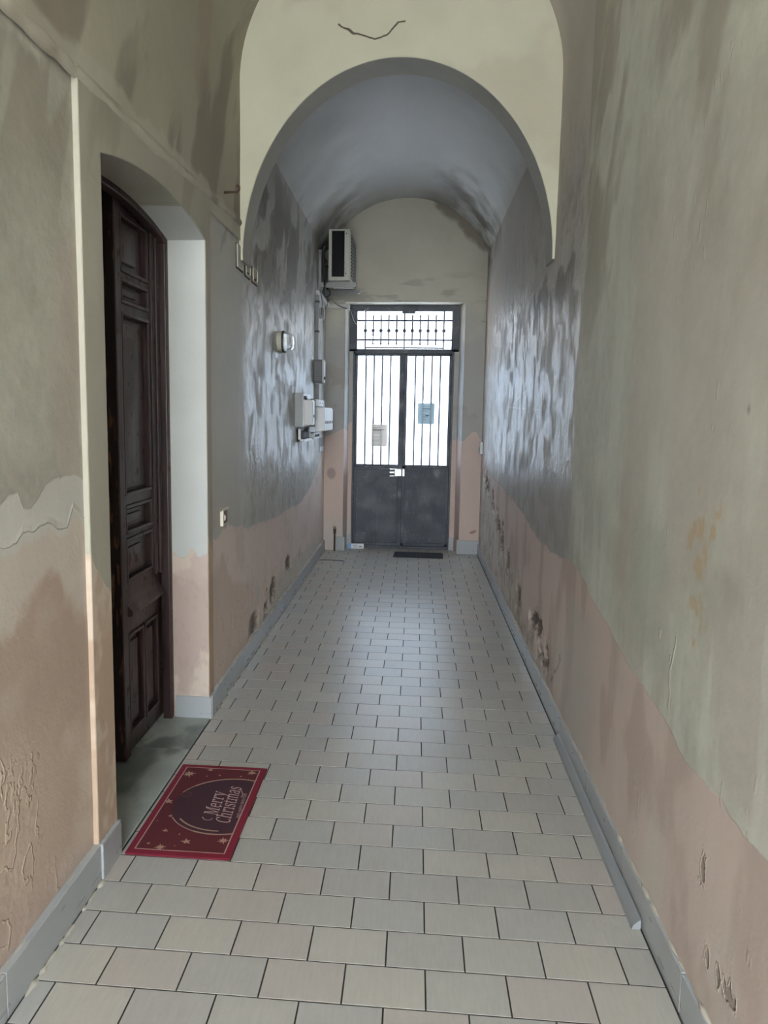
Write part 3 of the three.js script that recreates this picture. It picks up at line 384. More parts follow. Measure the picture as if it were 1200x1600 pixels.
  const marble = grain(512, 512, (u, v) => { const n = fb(u * 10, v * 10, 5), vein = ss(0.1, 0.0, Math.abs(fb(u * 7 + 1.3 * n, v * 5 + 3, 4))) * ss(-0.05, 0.3, fb(u * 3, v * 3 + 9, 3)), k = 1 + 0.12 * n; return [0.5, 0.38 + 0.12 * n, (160 - 50 * ss(0, 0.35, fb(u * 4 + 7, v * 3, 5))) * k - 70 * vein, (164 - 48 * ss(0, 0.35, fb(u * 4 + 7, v * 3, 5))) * k - 66 * vein, (157 - 46 * ss(0, 0.35, fb(u * 4 + 7, v * 3, 5))) * k - 62 * vein]; }, true);
  const tg = boxAt(-1.2, -0.9, -0.02, 0.003, -2.237, -3.343, 0.004), tp = tg.attributes.position, tu = tg.attributes.uv; for (let i = 0; i < tp.count; i++) tu.setXY(i, tp.getX(i) * 1.4, tp.getZ(i) * 1.0);
  mesh('marble_sill', tg, new THREE.MeshStandardMaterial({ map: marble.map, roughnessMap: marble.rel, roughness: 1 }), d).userData.label = 'veined grey marble sill';
  const room = struct('wall_inner_room', 'unlit room behind the wooden door'); mesh('room_shell', join([boxAt(-3, -1.4, -0.1, -0.02, -1.5, -5), boxAt(-3, -1.07, 2.5, 2.6, -1.5, -5), boxAt(-3.1, -3, -0.1, 2.6, -1.5, -5), boxAt(-3, -1.3, -0.1, 2.6, -1.4, -1.5), boxAt(-3, -1.3, -0.1, 2.6, -5, -5.1), boxAt(-1.42, -1.2, -0.1, -0.02, -2, -3.6)]), std(col(80, 70, 60), 0.9), room);
}

// ---------------------------------------------------------------- door 2: the metal double gate with frosted panes and a barred transom
{
  const gp = grain(512, 512, (u, v) => { const n = fb(u * 8, v * 8, 5), s = ss(0.2, 0.4, fb(u * 26, v * 18 + 4, 4)), r = ss(0.42, 0.5, fb(u * 60, v * 60 + 4, 2)), k = 1 + 0.16 * n + 0.14 * s; return [0.5 + 0.3 * n, 0.5 + 0.15 * n - 0.06 * s + 0.1 * r, 58 * k + 50 * r, 64 * k + 34 * r, 74 * k + 20 * r]; }, true);
  const gm = new THREE.MeshStandardMaterial({ map: gp.map, roughnessMap: gp.rel, roughness: 1, bumpMap: gp.rel, bumpScale: 0.001 });
  const uvm = (g) => { const p = g.attributes.position, uv = g.attributes.uv; for (let i = 0; i < p.count; i++) uv.setXY(i, (p.getX(i) + p.getZ(i)) * 1.1, p.getY(i) * 1.1); return g; };
  const bar = std(col(96, 104, 116), 0.5), iron = std(col(70, 74, 92), 0.5), Z = ZGATE;
  const d = struct('door_2', 'dark blue-grey metal double gate with frosted panes and a barred transom'); d.userData.category = 'gate';
  const B = (x0, x1, y0, y1, z0, z1, r = 0.003) => boxAt(x0, x1, y0, y1, Z + z0, Z + z1, r);
  mesh('transom_frame', uvm(join([B(-0.692, 0.412, 2.428, 2.49, 0.008, -0.05), B(-0.692, -0.614, 2.03, 2.43, 0.008, -0.05), B(0.342, 0.412, 2.03, 2.43, 0.008, -0.05), B(-0.692, 0.412, 2.03, 2.052, 0.008, -0.05), B(-0.16, -0.03, 2.405, 2.43, 0.016, -0.02)])), gm, d);
  const tg = new THREE.Group(); tg.name = 'transom_grille'; d.add(tg);
  for (const y of [2.338, 2.145]) mesh('cross_bar', B(-0.614, 0.342, y - 0.009, y + 0.009, -0.012, -0.028, 0.002), iron, tg); mesh('cross_bar', B(-0.535, 0.264, 2.058, 2.072, -0.012, -0.022, 0.002), iron, tg);
  for (let i = 0; i < 11; i++) {
    const x = -0.533 + 0.0795 * i, full = i % 5 === 0, y0 = full ? 2.05 : 2.105, y1 = full ? 2.43 : 2.385, pts = [[0.0078, y0], [0.0078, 2.225], [0.0078, y1]].map((p) => new THREE.Vector2(...p));
    const ball = []; for (let k = 0; k <= 10; k++) { const a = -Math.PI / 2 + Math.PI * k / 10; ball.push(new THREE.Vector2(Math.max(0.001, 0.0195 * Math.cos(a)), 2.238 + 0.0195 * Math.sin(a))); }
    const gs = [new THREE.LatheGeometry(pts, 8), new THREE.LatheGeometry(ball, 14)]; if (!full) { gs.push(new THREE.SphereGeometry(0.011, 8, 6).translate(0, y0, 0), new THREE.CylinderGeometry(0.014, 0.006, 0.012, 10).translate(0, y1, 0)); }
    mesh('baluster', join(gs).translate(x, 0, Z - 0.03), iron, tg);
  }
  mesh('gate_frame', uvm(join([B(-0.648, -0.628, 0.028, 2.03, 0.012, -0.05), B(0.352, 0.372, 0.028, 2.03, 0.012, -0.05), B(-0.648, 0.372, 2.008, 2.032, 0.012, -0.05), B(-0.66, 0.385, 0, 0.03, 0.02, -0.06)])), gm, d);
  const glass = new THREE.MeshPhysicalMaterial({ color: new THREE.Color(0.74, 0.8, 0.88), roughness: 0.94, transmission: 1, thickness: 0, ior: 1.45 });
  function leaf(x0, x1, i0, i1, xs) {
    const g = new THREE.Group(); g.name = 'gate_leaf'; d.add(g);
    mesh('leaf_frame', uvm(join([B(x0, i0, 0.03, 2.007, 0.004, -0.036), B(i1, x1, 0.03, 2.007, 0.004, -0.036), B(x0, x1, 1.985, 2.007, 0.004, -0.036), B(x0, x1, 0.845, 0.87, 0.004, -0.036), B(x0, x1, 0.03, 0.06, 0.004, -0.036)])), gm, g);
    mesh('sheet_panel', uvm(B(i0 - 0.005, i1 + 0.005, 0.05, 0.85, -0.008, -0.02, 0.001)), gm, g); mesh('glazing_bead', uvm(join([B(i0, i1, 0.87, 0.878, 0, -0.03), B(i0, i1, 0.82, 0.845, 0.008, -0.01)])), gm, g);
    const pane = new THREE.PlaneGeometry(i1 - i0 + 0.01, 1.125); pane.translate((i0 + i1) / 2, 1.428, Z - 0.03); mesh('frosted_pane', pane, glass, g);
    for (const x of xs) mesh('security_bar', B(x - 0.009, x + 0.009, 0.868, 1.99, -0.010, -0.022, 0.002), bar, g);
    return g;
  }
  leaf(-0.627, -0.142, -0.604, -0.176, [-0.519, -0.436, -0.352, -0.267]); leaf(-0.138, 0.351, -0.096, 0.326, [-0.014, 0.068, 0.153, 0.238]).name = 'gate_leaf_001';
  mesh('meeting_strip', uvm(B(-0.168, -0.128, 0.03, 2.005, 0.014, 0.002)), gm, d);
  const steel = std(col(150, 152, 152), 0.35, { metalness: 0.6 }), lk = mesh('lock_box', join([B(-0.255, -0.15, 0.828, 0.84, 0.05, 0.004), B(-0.255, -0.15, 0.758, 0.77, 0.05, 0.004), B(-0.205, -0.13, 0.76, 0.838, 0.055, 0.004, 0.006), B(-0.255, -0.2, 0.79, 0.81, 0.04, 0.006)]), steel, d); lk.userData.label = 'bare steel rim lock';
  mesh('keeper', B(-0.124, -0.1, 0.762, 0.836, 0.045, 0.004), steel, lk);
  mesh('lock_wire', tube([[-0.36, 0.83, Z + 0.012], [-0.33, 0.79, Z + 0.014], [-0.3, 0.765, Z + 0.016], [-0.26, 0.77, Z + 0.014]], 0.0025, 20, 6), iron, d);
  // two paper notices held against the bars
  const notice = (x0, x1, y0, y1, base, ink, mark) => {
    const cv = document.createElement('canvas'); cv.width = 160; cv.height = 226; const c = cv.getContext('2d'); c.fillStyle = base; c.fillRect(0, 0, 160, 226); c.fillStyle = ink;
    for (let i = 0; i < 15; i++) { const y = 34 + i * 12; if (i === 1 || i === 6) continue; const w = 96 - (rnd() * 26 | 0); c.globalAlpha = i < 4 ? 0.8 : 0.55; c.fillRect(14 + (mark ? 34 : 0), y, mark ? w * 0.75 : w, i === 2 ? 5 : 3); }
    if (mark) { c.globalAlpha = 0.9; c.strokeStyle = ink; c.lineWidth = 8; c.beginPath(); c.arc(92, 118, 20, Math.PI * 0.2, Math.PI * 0.85); c.stroke(); } else { c.globalAlpha = 0.8; c.fillRect(14, 52, 116, 5); }
    c.globalAlpha = 1; const t = new THREE.CanvasTexture(cv); t.colorSpace = THREE.SRGBColorSpace; const g = new THREE.PlaneGeometry(x1 - x0, y1 - y0, 8, 10), p = g.attributes.position; for (let i = 0; i < p.count; i++) p.setZ(i, 0.004 * fb(p.getX(i) * 12 + x0, p.getY(i) * 9, 2)); g.computeVertexNormals();
    const m = mesh('paper_notice', g, new THREE.MeshPhysicalMaterial({ map: t, roughness: 1, transmission: 0.12, thickness: 0, side: THREE.DoubleSide }), scene); m.position.set((x0 + x1) / 2, (y0 + y1) / 2, Z - 0.004); return m;
  };
  notice(-0.452, -0.29, 1.062, 1.29, '#d9cfc4', '#3a3634').userData = { label: 'cream printed paper notice taped low on the left leaf of the gate', category: 'notice' };
  notice(0.018, 0.19, 1.30, 1.512, '#a9bcc2', '#2c343a', true).userData = { label: 'blue-grey printed notice with a dark curved mark, higher on the right leaf of the gate', category: 'notice' };
}

// ---------------------------------------------------------------- things
const S = Math.SQRT1_2;
// doormat with the greeting: reads from the passage towards the door
{
  const t = thing('doormat', 'red Christmas doormat with greeting, stars and a wreath ring before the wooden door', 'doormat', [-0.712, 0, -2.541], 0.004);
  const w = 0.338, l = 0.632, red = std(col(104, 16, 36, 1.5), 0.95), fz = grain(256, 256, (u, v) => [0.5 + 0.5 * fb(u * 120, v * 120, 2), 0.95]);
  red.bumpMap = fz.rel; red.bumpScale = 0.002;
  mesh('hem', boxAt(-w / 2, w / 2, 0.0005, 0.0085, -l / 2, l / 2, 0.004), red, t);
  const W = 1160, H = 580, cv = document.createElement('canvas'); cv.width = W; cv.height = H; const c = cv.getContext('2d');
  c.fillStyle = '#5c2229'; c.fillRect(0, 0, W, H); c.fillStyle = '#6c222a'; c.fillRect(0, 0, W, H);
  const cx = 0.525 * W, cy = 0.78 * H, R = 0.195 / 0.58 * W; c.fillStyle = '#4e2a36'; c.beginPath(); c.arc(cx, cy, R - 8, 0, 7); c.fill();
  const gold = '#c9a28c'; c.strokeStyle = gold; c.lineWidth = 15; c.beginPath(); c.arc(cx, cy, R, Math.PI * 0.72, Math.PI * 1.12); c.stroke(); c.beginPath(); c.arc(cx, cy, R, Math.PI * 1.72, Math.PI * 2.3); c.stroke(); c.lineWidth = 9; c.beginPath(); c.arc(cx, cy, R, Math.PI * 1.1, Math.PI * 1.32); c.stroke(); c.beginPath(); c.arc(cx, cy, R, Math.PI * 1.62, Math.PI * 1.75); c.stroke(); c.lineWidth = 13; c.beginPath(); c.arc(cx + 8, cy, R - 34, Math.PI * 0.98, Math.PI * 1.28); c.stroke(); c.lineWidth = 5; c.strokeStyle = '#7c4a4c'; c.beginPath(); c.arc(cx + 120, cy - R + 60, 34, 0, 5); c.stroke();
  const star = (x, y, r, n = 8, col2 = gold) => { c.fillStyle = col2; c.beginPath(); for (let i = 0; i < n * 2; i++) { const a = Math.PI * i / n - 0.3, q = i % 2 ? r * 0.38 : r * (i % 4 ? 0.75 : 1); c.lineTo(x + q * Math.cos(a), y + q * Math.sin(a)); } c.closePath(); c.fill(); };
  star(0.9 * W, 0.09 * H, 62); star(0.1 * W, 0.52 * H, 40, 5); star(0.03 * W, 0.27 * H, 44); star(0.13 * W, 0.92 * H, 44); star(0.53 * W, 0.05 * H, 44, 5); star(0.2 * W, 0.22 * H, 26, 5); star(0.36 * W, 0.18 * H, 22, 5); star(0.06 * W, 0.12 * H, 16, 5); star(0.96 * W, 0.9 * H, 46, 6); star(0.97 * W, 0.34 * H, 30, 5); for (const [x, y, r] of [[0.17, 0.4, 11], [0.05, 0.42, 8], [0.9, 0.5, 14], [0.88, 0.34, 12], [0.9, 0.78, 14], [0.86, 0.9, 12], [0.8, 0.42, 9], [0.3, 0.06, 8]]) star(x * W, y * H, r, 5);
  c.strokeStyle = gold; c.fillStyle = '#dcb6b2'; c.textAlign = 'center'; c.textBaseline = 'middle';
  const word = (s, x, y, size, font, k) => { c.save(); c.translate(x, y); c.rotate(-0.06); c.transform(1, 0, -0.12, k, 0, 0); c.font = font.replace('#', size); c.fillText(s, 0, 0); c.restore(); };
  word('Merry', cx + 10, cy - 92, 112, 'italic #px serif', 1.25); word('Christmas', cx + 8, cy + 8, 108, 'italic #px serif', 1.3); c.lineWidth = 6; c.strokeStyle = '#dcb6b2'; c.beginPath(); c.moveTo(cx + 120, cy + 66); c.bezierCurveTo(cx + 170, cy + 100, cx + 230, cy + 20, cx + 250, cy + 50); c.stroke(); c.beginPath(); c.moveTo(cx - 190, cy - 60); c.bezierCurveTo(cx - 230, cy - 60, cx - 230, cy - 110, cx - 180, cy - 130); c.stroke();
  word('AND HAPPY NEW YEAR', cx + 4, cy + 100, 34, '#px sans-serif', 1);
  c.strokeStyle = '#d8a8a0'; c.lineWidth = 9; c.strokeRect(5, 5, W - 10, H - 10);
  const tx = new THREE.CanvasTexture(cv); tx.colorSpace = THREE.SRGBColorSpace;
  const fw = 0.293, fl = 0.583, pg = new THREE.PlaneGeometry(fl, fw, 40, 20).rotateX(-Math.PI / 2).rotateY(Math.PI / 2), p = pg.attributes.position; for (let i = 0; i < p.count; i++) p.setY(i, 0.0092 + 0.0006 * fb(p.getX(i) * 20, p.getZ(i) * 20, 2)); pg.computeVertexNormals();
  mesh('printed_field', pg, new THREE.MeshStandardMaterial({ map: tx, roughness: 1, bumpMap: fz.rel, bumpScale: 0.002, color: new THREE.Color(0.72, 0.68, 0.68) }), t);
}
{ // black mat by the gate
  const t = thing('rubber_doormat', 'narrow black doormat lying on the tiles before the metal gate', 'doormat', [0.058, 0, -7.682], -0.03), m = std(col(40, 42, 46), 0.95);
  mesh('backing', boxAt(-0.245, 0.245, 0.0005, 0.006, -0.14, 0.14, 0.003), m, t); const rb = []; for (let i = 0; i < 22; i++) rb.push(boxAt(-0.235, 0.235, 0.005, 0.011, -0.13 + i * 0.012, -0.124 + i * 0.012)); mesh('ribbed_pile', join(rb), m, t);
}
{ // air conditioner outdoor unit and its wall bracket
  const white = std(col(140, 140, 130), 0.5), dark = std(col(12, 13, 16), 0.95), grey = std(col(105, 105, 102), 0.5), black = std(col(25, 25, 26), 0.7);
  const t = thing('air_conditioner', 'off-white air conditioner outdoor unit on brackets high above the gate', 'air conditioner', [-0.715, 2.58, -7.16]);
  const x0 = -0.097, x1 = 0.095, H = 0.445, D = 0.62;
  mesh('casing', join([boxAt(x0, x1, 0.43, H, 0, -D, 0.004), boxAt(x0, x1, 0, 0.032, 0, -D, 0.004), boxAt(x0, x0 + 0.028, 0.03, 0.43, 0, -D, 0.003), boxAt(x1 - 0.05, x1, 0.03, 0.43, 0, -0.03, 0.003), boxAt(x0, x1, 0.03, 0.43, -0.08, -D), boxAt(x1 - 0.012, x1 + 0.004, 0.015, 0.42, -0.02, -D + 0.01, 0.003)]), white, t);
  mesh('coil', boxAt(x0 + 0.027, x1 - 0.049, 0.032, 0.431, -0.022, -0.03), dark, t); mesh('corner_trim', boxAt(x1 - 0.02, x1 - 0.004, 0.012, 0.436, 0.006, -0.02, 0.002), white, t);
  for (const y of [0.06, 0.405]) mesh('screw', new THREE.CylinderGeometry(0.005, 0.005, 0.004, 10).rotateX(Math.PI / 2).translate(x1 - 0.035, y, 0.002), dark, t);
  const fr = []; for (let i = 0; i < 13; i++) fr.push(boxAt(x1 + 0.004, x1 + 0.01, 0.04 + i * 0.029, 0.048 + i * 0.029, -0.06, -D + 0.06)); mesh('fan_grille', join(fr), grey, t); mesh('fan_opening', boxAt(x1 + 0.003, x1 + 0.0055, 0.035, 0.41, -0.05, -D + 0.05), dark, t);
  for (const z of [-0.1, -0.5]) mesh('foot', boxAt(x0 + 0.01, x1 - 0.01, -0.006, 0.003, z - 0.03, z + 0.03, 0.002), grey, t);
  const b = thing('wall_bracket', 'grey steel wall bracket with two arms under the air conditioner', 'bracket', [XF, 2.53, -7.24]);
  for (const z of [0, -0.44]) { mesh('arm', join([boxAt(0.01, 0.35, 0.012, 0.044, z - 0.018, z + 0.018, 0.004), boxAt(0.01, 0.33, 0.0, 0.014, z + 0.012, z + 0.018)]), grey, b); mesh('upright', boxAt(0.004, 0.032, -0.05, 0.33, z - 0.02, z + 0.02, 0.003), grey, b); const br = boxAt(-0.008, 0.008, -0.18, 0.18, -0.01, 0.01); br.rotateZ(0.75).translate(0.145, 0.17, z); }
  mesh('cross_rail', boxAt(0.006, 0.03, 0.29, 0.325, 0.02, -0.46, 0.003), grey, b);
  const p = thing('refrigerant_pipe', 'black insulated pipes drooping behind the air conditioner to the trunking', 'pipe'); 
  mesh('pipe', tube([[-0.83, 2.86, -7.2], [-0.845, 2.875, -7.17], [-0.862, 2.84, -7.17], [-0.86, 2.74, -7.18], [-0.845, 2.66, -7.2], [-0.852, 2.57, -7.22], [-0.86, 2.5, -7.3], [-0.87, 2.49, -7.5]], 0.013, 50), black, p);
  mesh('pipe', tube([[-0.82, 2.7, -7.2], [-0.84, 2.72, -7.18], [-0.852, 2.66, -7.19], [-0.85, 2.54, -7.21], [-0.872, 2.5, -7.26], [-0.878, 2.49, -7.5]], 0.008, 40), black, p);
  const cb = thing('cable', 'loose dark cable looped under the air conditioner bracket', 'cable'), lp = []; for (let i = 0; i <= 46; i++) { const a = i * 0.45; lp.push([-0.852 + 0.032 * Math.cos(a), 2.505 + 0.036 * Math.sin(a), -7.33 - i * 0.002]); } mesh('coil', tube(lp, 0.0035, 160, 6), black, cb);
  const c2 = thing('cable', 'slack dark cable running from under the air conditioner along the gate recess', 'cable'), c3 = thing('cable', 'short thin dark cable hanging from the trunking beside the junction box', 'cable'); mesh('lead', tube([[-0.84, 2.48, -7.4], [-0.79, 2.44, -7.62], [-0.73, 2.425, -7.8], [-0.68, 2.42, -7.83], [-0.64, 2.425, -7.838]], 0.005, 40, 6), black, c2);
  mesh('lead', tube([[-0.878, 2.48, -7.12], [-0.868, 2.4, -7.16], [-0.872, 2.32, -7.18], [-0.885, 2.25, -7.2]], 0.003, 30, 6), black, c3);
}
{ // trunking, conduit and small boxes
  const wt = std(col(150, 148, 144), 0.5), gy = std(col(96, 96, 95), 0.55), lt = std(col(150, 150, 148), 0.5), dk = std(col(40, 40, 40), 0.7);
  const t = thing('cable_trunking', 'off-white cable trunking from the corner to the gate recess, below the air conditioner', 'trunking');
  mesh('run', boxAt(-0.917, -0.885, 2.44, 2.48, -7.06, -7.835, 0.004), wt, t); mesh('run', boxAt(-0.915, -0.69, 2.42, 2.462, -7.852, -7.822, 0.004), wt, t); mesh('end_cap', boxAt(-0.7, -0.672, 2.405, 2.47, -7.855, -7.812, 0.006), lt, t); mesh('corner_piece', boxAt(-0.915, -0.87, 2.432, 2.488, -7.8, -7.848, 0.005), lt, t);
  const c = thing('conduit', 'dark grey square conduit dropping from the trunking to the meters', 'conduit'); mesh('channel', boxAt(-0.917, -0.885, 1.868, 2.437, -7.05, -7.1, 0.003), gy, c); mesh('channel', boxAt(-0.917, -0.875, 1.515, 1.656, -7.05, -7.1, 0.003), gy, c); for (const y of [2.12, 2.38]) mesh('clip', boxAt(-0.917, -0.88, y - 0.008, y + 0.008, -7.04, -7.11, 0.002), dk, c);
  const j = thing('junction_box', 'small grey junction box beside the top of the conduit', 'junction box', [-0.915, 2.3, -7.22]); mesh('box', boxAt(0, 0.055, -0.045, 0.045, 0.03, -0.06, 0.004), gy, j); mesh('lid', boxAt(0.054, 0.06, -0.043, 0.043, 0.028, -0.058, 0.002), gy, j);
  const v = thing('vented_control_box', 'dark grey vented box on the conduit above the meters', 'control box', [-0.915, 1.66, -6.96]); const hg = std(col(70, 71, 72), 0.55); mesh('housing', boxAt(0, 0.078, 0, 0.206, 0, -0.13, 0.006), hg, v); const lv = []; for (let i = 0; i < 9; i++) lv.push(boxAt(0.012, 0.07, 0.03 + i * 0.018, 0.036 + i * 0.018, 0, 0.003)); mesh('vent_rib', join(lv), gy, v);
  mesh('white_cover', boxAt(0.076, 0.092, 0.004, 0.202, -0.002, -0.13, 0.005), lt, v).userData.label = 'white front cover'; mesh('knob', new THREE.CylinderGeometry(0.014, 0.014, 0.012, 14).rotateZ(Math.PI / 2).translate(0.097, 0.045, -0.04), dk, v);
}
{ // meter board
  const grey = std(col(112, 114, 114), 0.5), face = std(col(150, 150, 150), 0.4), wh = std(col(166, 168, 168), 0.4), dk = std(col(44, 44, 46), 0.6), clear = std(col(120, 124, 128), 0.25);
  const b = thing('meter_board', 'grey wall box carrying the large electricity meter', 'meter box', [-0.915, 1.285, -5.89]);
  mesh('backbox', boxAt(0, 0.06, 0, 0.26, 0, -0.42, 0.004), grey, b); mesh('mounting_plate', boxAt(0.058, 0.066, 0.005, 0.255, -0.01, -0.41, 0.002), wh, b); mesh('seal', join([new THREE.CylinderGeometry(0.012, 0.012, 0.02, 10).rotateZ(Math.PI / 2).translate(0.075, 0.225, -0.04), new THREE.CylinderGeometry(0.008, 0.008, 0.02, 10).rotateZ(Math.PI / 2).translate(0.075, 0.215, -0.075)]), dk, b);
  const meter = (m, w, h, dp, big) => { const s = new THREE.Shape([[0, 0], [dp * 0.92, 0], [dp, h * 0.2], [dp, h * 0.92], [dp * 0.9, h], [0, h]].map((p) => new THREE.Vector2(...p))); mesh('case', new THREE.ExtrudeGeometry(s, { depth: w, bevelEnabled: true, bevelThickness: 0.003, bevelSize: 0.003, bevelOffset: -0.003, bevelSegments: 2 }).translate(0, 0, -w), big ? face : wh, m); mesh('display_window', boxAt(dp - 0.004, dp + 0.002, h * 0.3, h * 0.42, -w * 0.2, -w * 0.8, 0.001), dk, m); mesh('terminal_cover', boxAt(dp * 0.5, dp + 0.001, 0.002, h * 0.19, -0.002, -w + 0.002, 0.004), wh, m); };
  const big = thing('electricity_meter', 'largest electricity meter, its pale grey side towards the camera', 'meter', [-0.849, 1.302, -5.915]); meter(big, 0.1, 0.19, 0.07, true);
  const b2 = thing('meter_rail', 'white mounting strip behind the row of slim meters', 'mounting strip', [-0.915, 1.22, -6.33]); mesh('plate', boxAt(0, 0.1, 0.062, 0.29, 0, -0.62, 0.004), grey, b2);
  for (const [z0, z1, lab] of [[-6.33, -6.47, 'white terminal cover over the slim meters, nearer the camera'], [-6.49, -6.63, 'white terminal cover over the slim meters, nearer the gate']]) { const k = thing('terminal_cover', lab, 'cover', [-0.815, 1.446, z0]); mesh('shell', boxAt(0.0005, 0.032, 0, 0.058, 0, z1 - z0, 0.006), wh, k); mesh('screw', new THREE.CylinderGeometry(0.006, 0.006, 0.004, 10).rotateZ(Math.PI / 2).translate(0.033, 0.03, -0.05), dk, k); }
  const names = ['nearest the camera', 'second from the camera', 'in the middle', 'second from the gate', 'nearest the gate']; let first = null;
  [0, 0.125, 0.25, 0.375, 0.5].forEach((dz, i) => { let m; if (!first) { m = first = thing('slim_meter', 'x', 'meter'); meter(m, 0.085, 0.19, 0.08); } else { m = first.clone(); m.name = numbered('slim_meter'); scene.add(m); } m.position.set(-0.815, 1.25, -6.34 - dz); m.userData = { label: 'slim white meter of the row of five, ' + names[i], category: 'meter', group: 'slim meters in a row' }; });
  const f = thing('fuse_box', 'open white fuse box with dark terminals below the large meter', 'fuse box', [-0.915, 1.17, -6.0]); mesh('tray', join([boxAt(0, 0.03, 0, 0.1, 0.0, -0.012), boxAt(0, 0.012, 0, 0.1, 0, -0.44), boxAt(0, 0.06, 0, 0.022, 0, -0.44, 0.003), boxAt(0.0, 0.045, 0, 0.1, -0.43, -0.445)]), wh, f); const tm = []; for (let i = 0; i < 5; i++) tm.push(boxAt(0.01, 0.045, 0.026, 0.08, -0.05 - i * 0.07, -0.1 - i * 0.07, 0.004)); mesh('terminal', join(tm), dk, f); for (const z of [-0.1, -0.2, -0.3]) mesh('wire', tube([[0.03, 0.07, z], [0.045, 0.09, z - 0.01], [0.05, 0.11, z - 0.02]], 0.005, 12, 6), dk, f);
  const f2 = thing('breaker_box', 'small white breaker box under the slim meters', 'breaker box', [-0.915, 1.185, -6.52]); mesh('housing', boxAt(0, 0.07, -0.01, 0.045, 0, -0.34, 0.004), wh, f2); for (let i = 0; i < 3; i++) mesh('switch', boxAt(0.068, 0.078, 0.008, 0.03, -0.05 - i * 0.1, -0.09 - i * 0.1, 0.002), dk, f2);
  const pl = thing('blank_plate', 'flat grey plate with a pale lower half on the wall below the meters', 'cover plate', [-0.915, 1.025, -7.4]); mesh('plate', boxAt(0, 0.008, 0, 0.135, 0, -0.28, 0.003), clear, pl); mesh('pale_strip', boxAt(0.007, 0.012, 0.004, 0.05, -0.01, -0.27, 0.002), wh, pl);
}
{ // oval bulkhead lamp, switched off
  const t = thing('wall_lamp', 'oval bulkhead wall lamp with ribbed glass, unlit, above the meters', 'wall lamp', [-0.915, 1.856, -5.19]);
  const oval = (r, h) => { const s = new THREE.Shape(), n = 40; for (let i = 0; i < n; i++) { const a = 2 * Math.PI * i / n, q = 3; const x = 0.085 * Math.sign(Math.cos(a)) * Math.pow(Math.abs(Math.cos(a)), 2 / q) * r, y = 0.068 * Math.sign(Math.sin(a)) * Math.pow(Math.abs(Math.sin(a)), 2 / q) * r; i ? s.lineTo(x, y) : s.moveTo(x, y); } s.closePath(); return new THREE.ExtrudeGeometry(s, { depth: h, bevelEnabled: true, bevelThickness: 0.004, bevelSize: 0.004, bevelOffset: -0.004, bevelSegments: 3 }).rotateY(Math.PI / 2); };
  mesh('base', oval(1, 0.032).translate(0.003, 0, 0), std(col(130, 128, 116), 0.5), t); mesh('gasket', oval(1.04, 0.004).translate(0.034, 0, 0), std(col(40, 38, 36), 0.7), t); mesh('reflector', oval(0.88, 0.004).translate(0.037, 0, 0), std(col(150, 150, 150), 0.3, { metalness: 0.8 }), t);
  const P = [], I = [], U = 24, V = 48; for (let i = 0; i <= U; i++) for (let k = 0; k <= V; k++) { const a = 2 * Math.PI * k / V, b = Math.PI / 2 * i / U, c = Math.pow(Math.cos(b), 0.45), rib = 1 + 0.012 * Math.sin(a * 30) * (i < U - 1 ? 1 : 0), q = 2 / 3; P.push(0.042 + 0.056 * Math.pow(Math.sin(b), 0.8), 0.06 * c * rib * Math.sign(Math.sin(a)) * Math.pow(Math.abs(Math.sin(a)), q), 0.076 * c * rib * Math.sign(Math.cos(a)) * Math.pow(Math.abs(Math.cos(a)), q)); } for (let i = 0; i < U; i++) for (let k = 0; k < V; k++) { const a = i * (V + 1) + k, c = a + V + 1; I.push(a, c, a + 1, a + 1, c, c + 1); }
  const g = new THREE.BufferGeometry(); g.setAttribute('position', new THREE.Float32BufferAttribute(P, 3)); g.setIndex(I); g.computeVertexNormals(); const ng = g.attributes.normal; if (ng.getX(V * 12) < 0) { g.setIndex(I.map((x, i) => (i % 3 === 1 ? I[i + 1] : i % 3 === 2 ? I[i - 1] : x))); g.computeVertexNormals(); }
  mesh('glass_cover', g, new THREE.MeshPhysicalMaterial({ color: new THREE.Color(0.86, 0.88, 0.9), roughness: 0.18, transmission: 0.75, thickness: 0, ior: 1.5 }), t); mesh('bulb', new THREE.SphereGeometry(0.022, 14, 10).translate(0.066, 0.01, 0.02), std(col(165, 165, 160), 0.3), t);
}
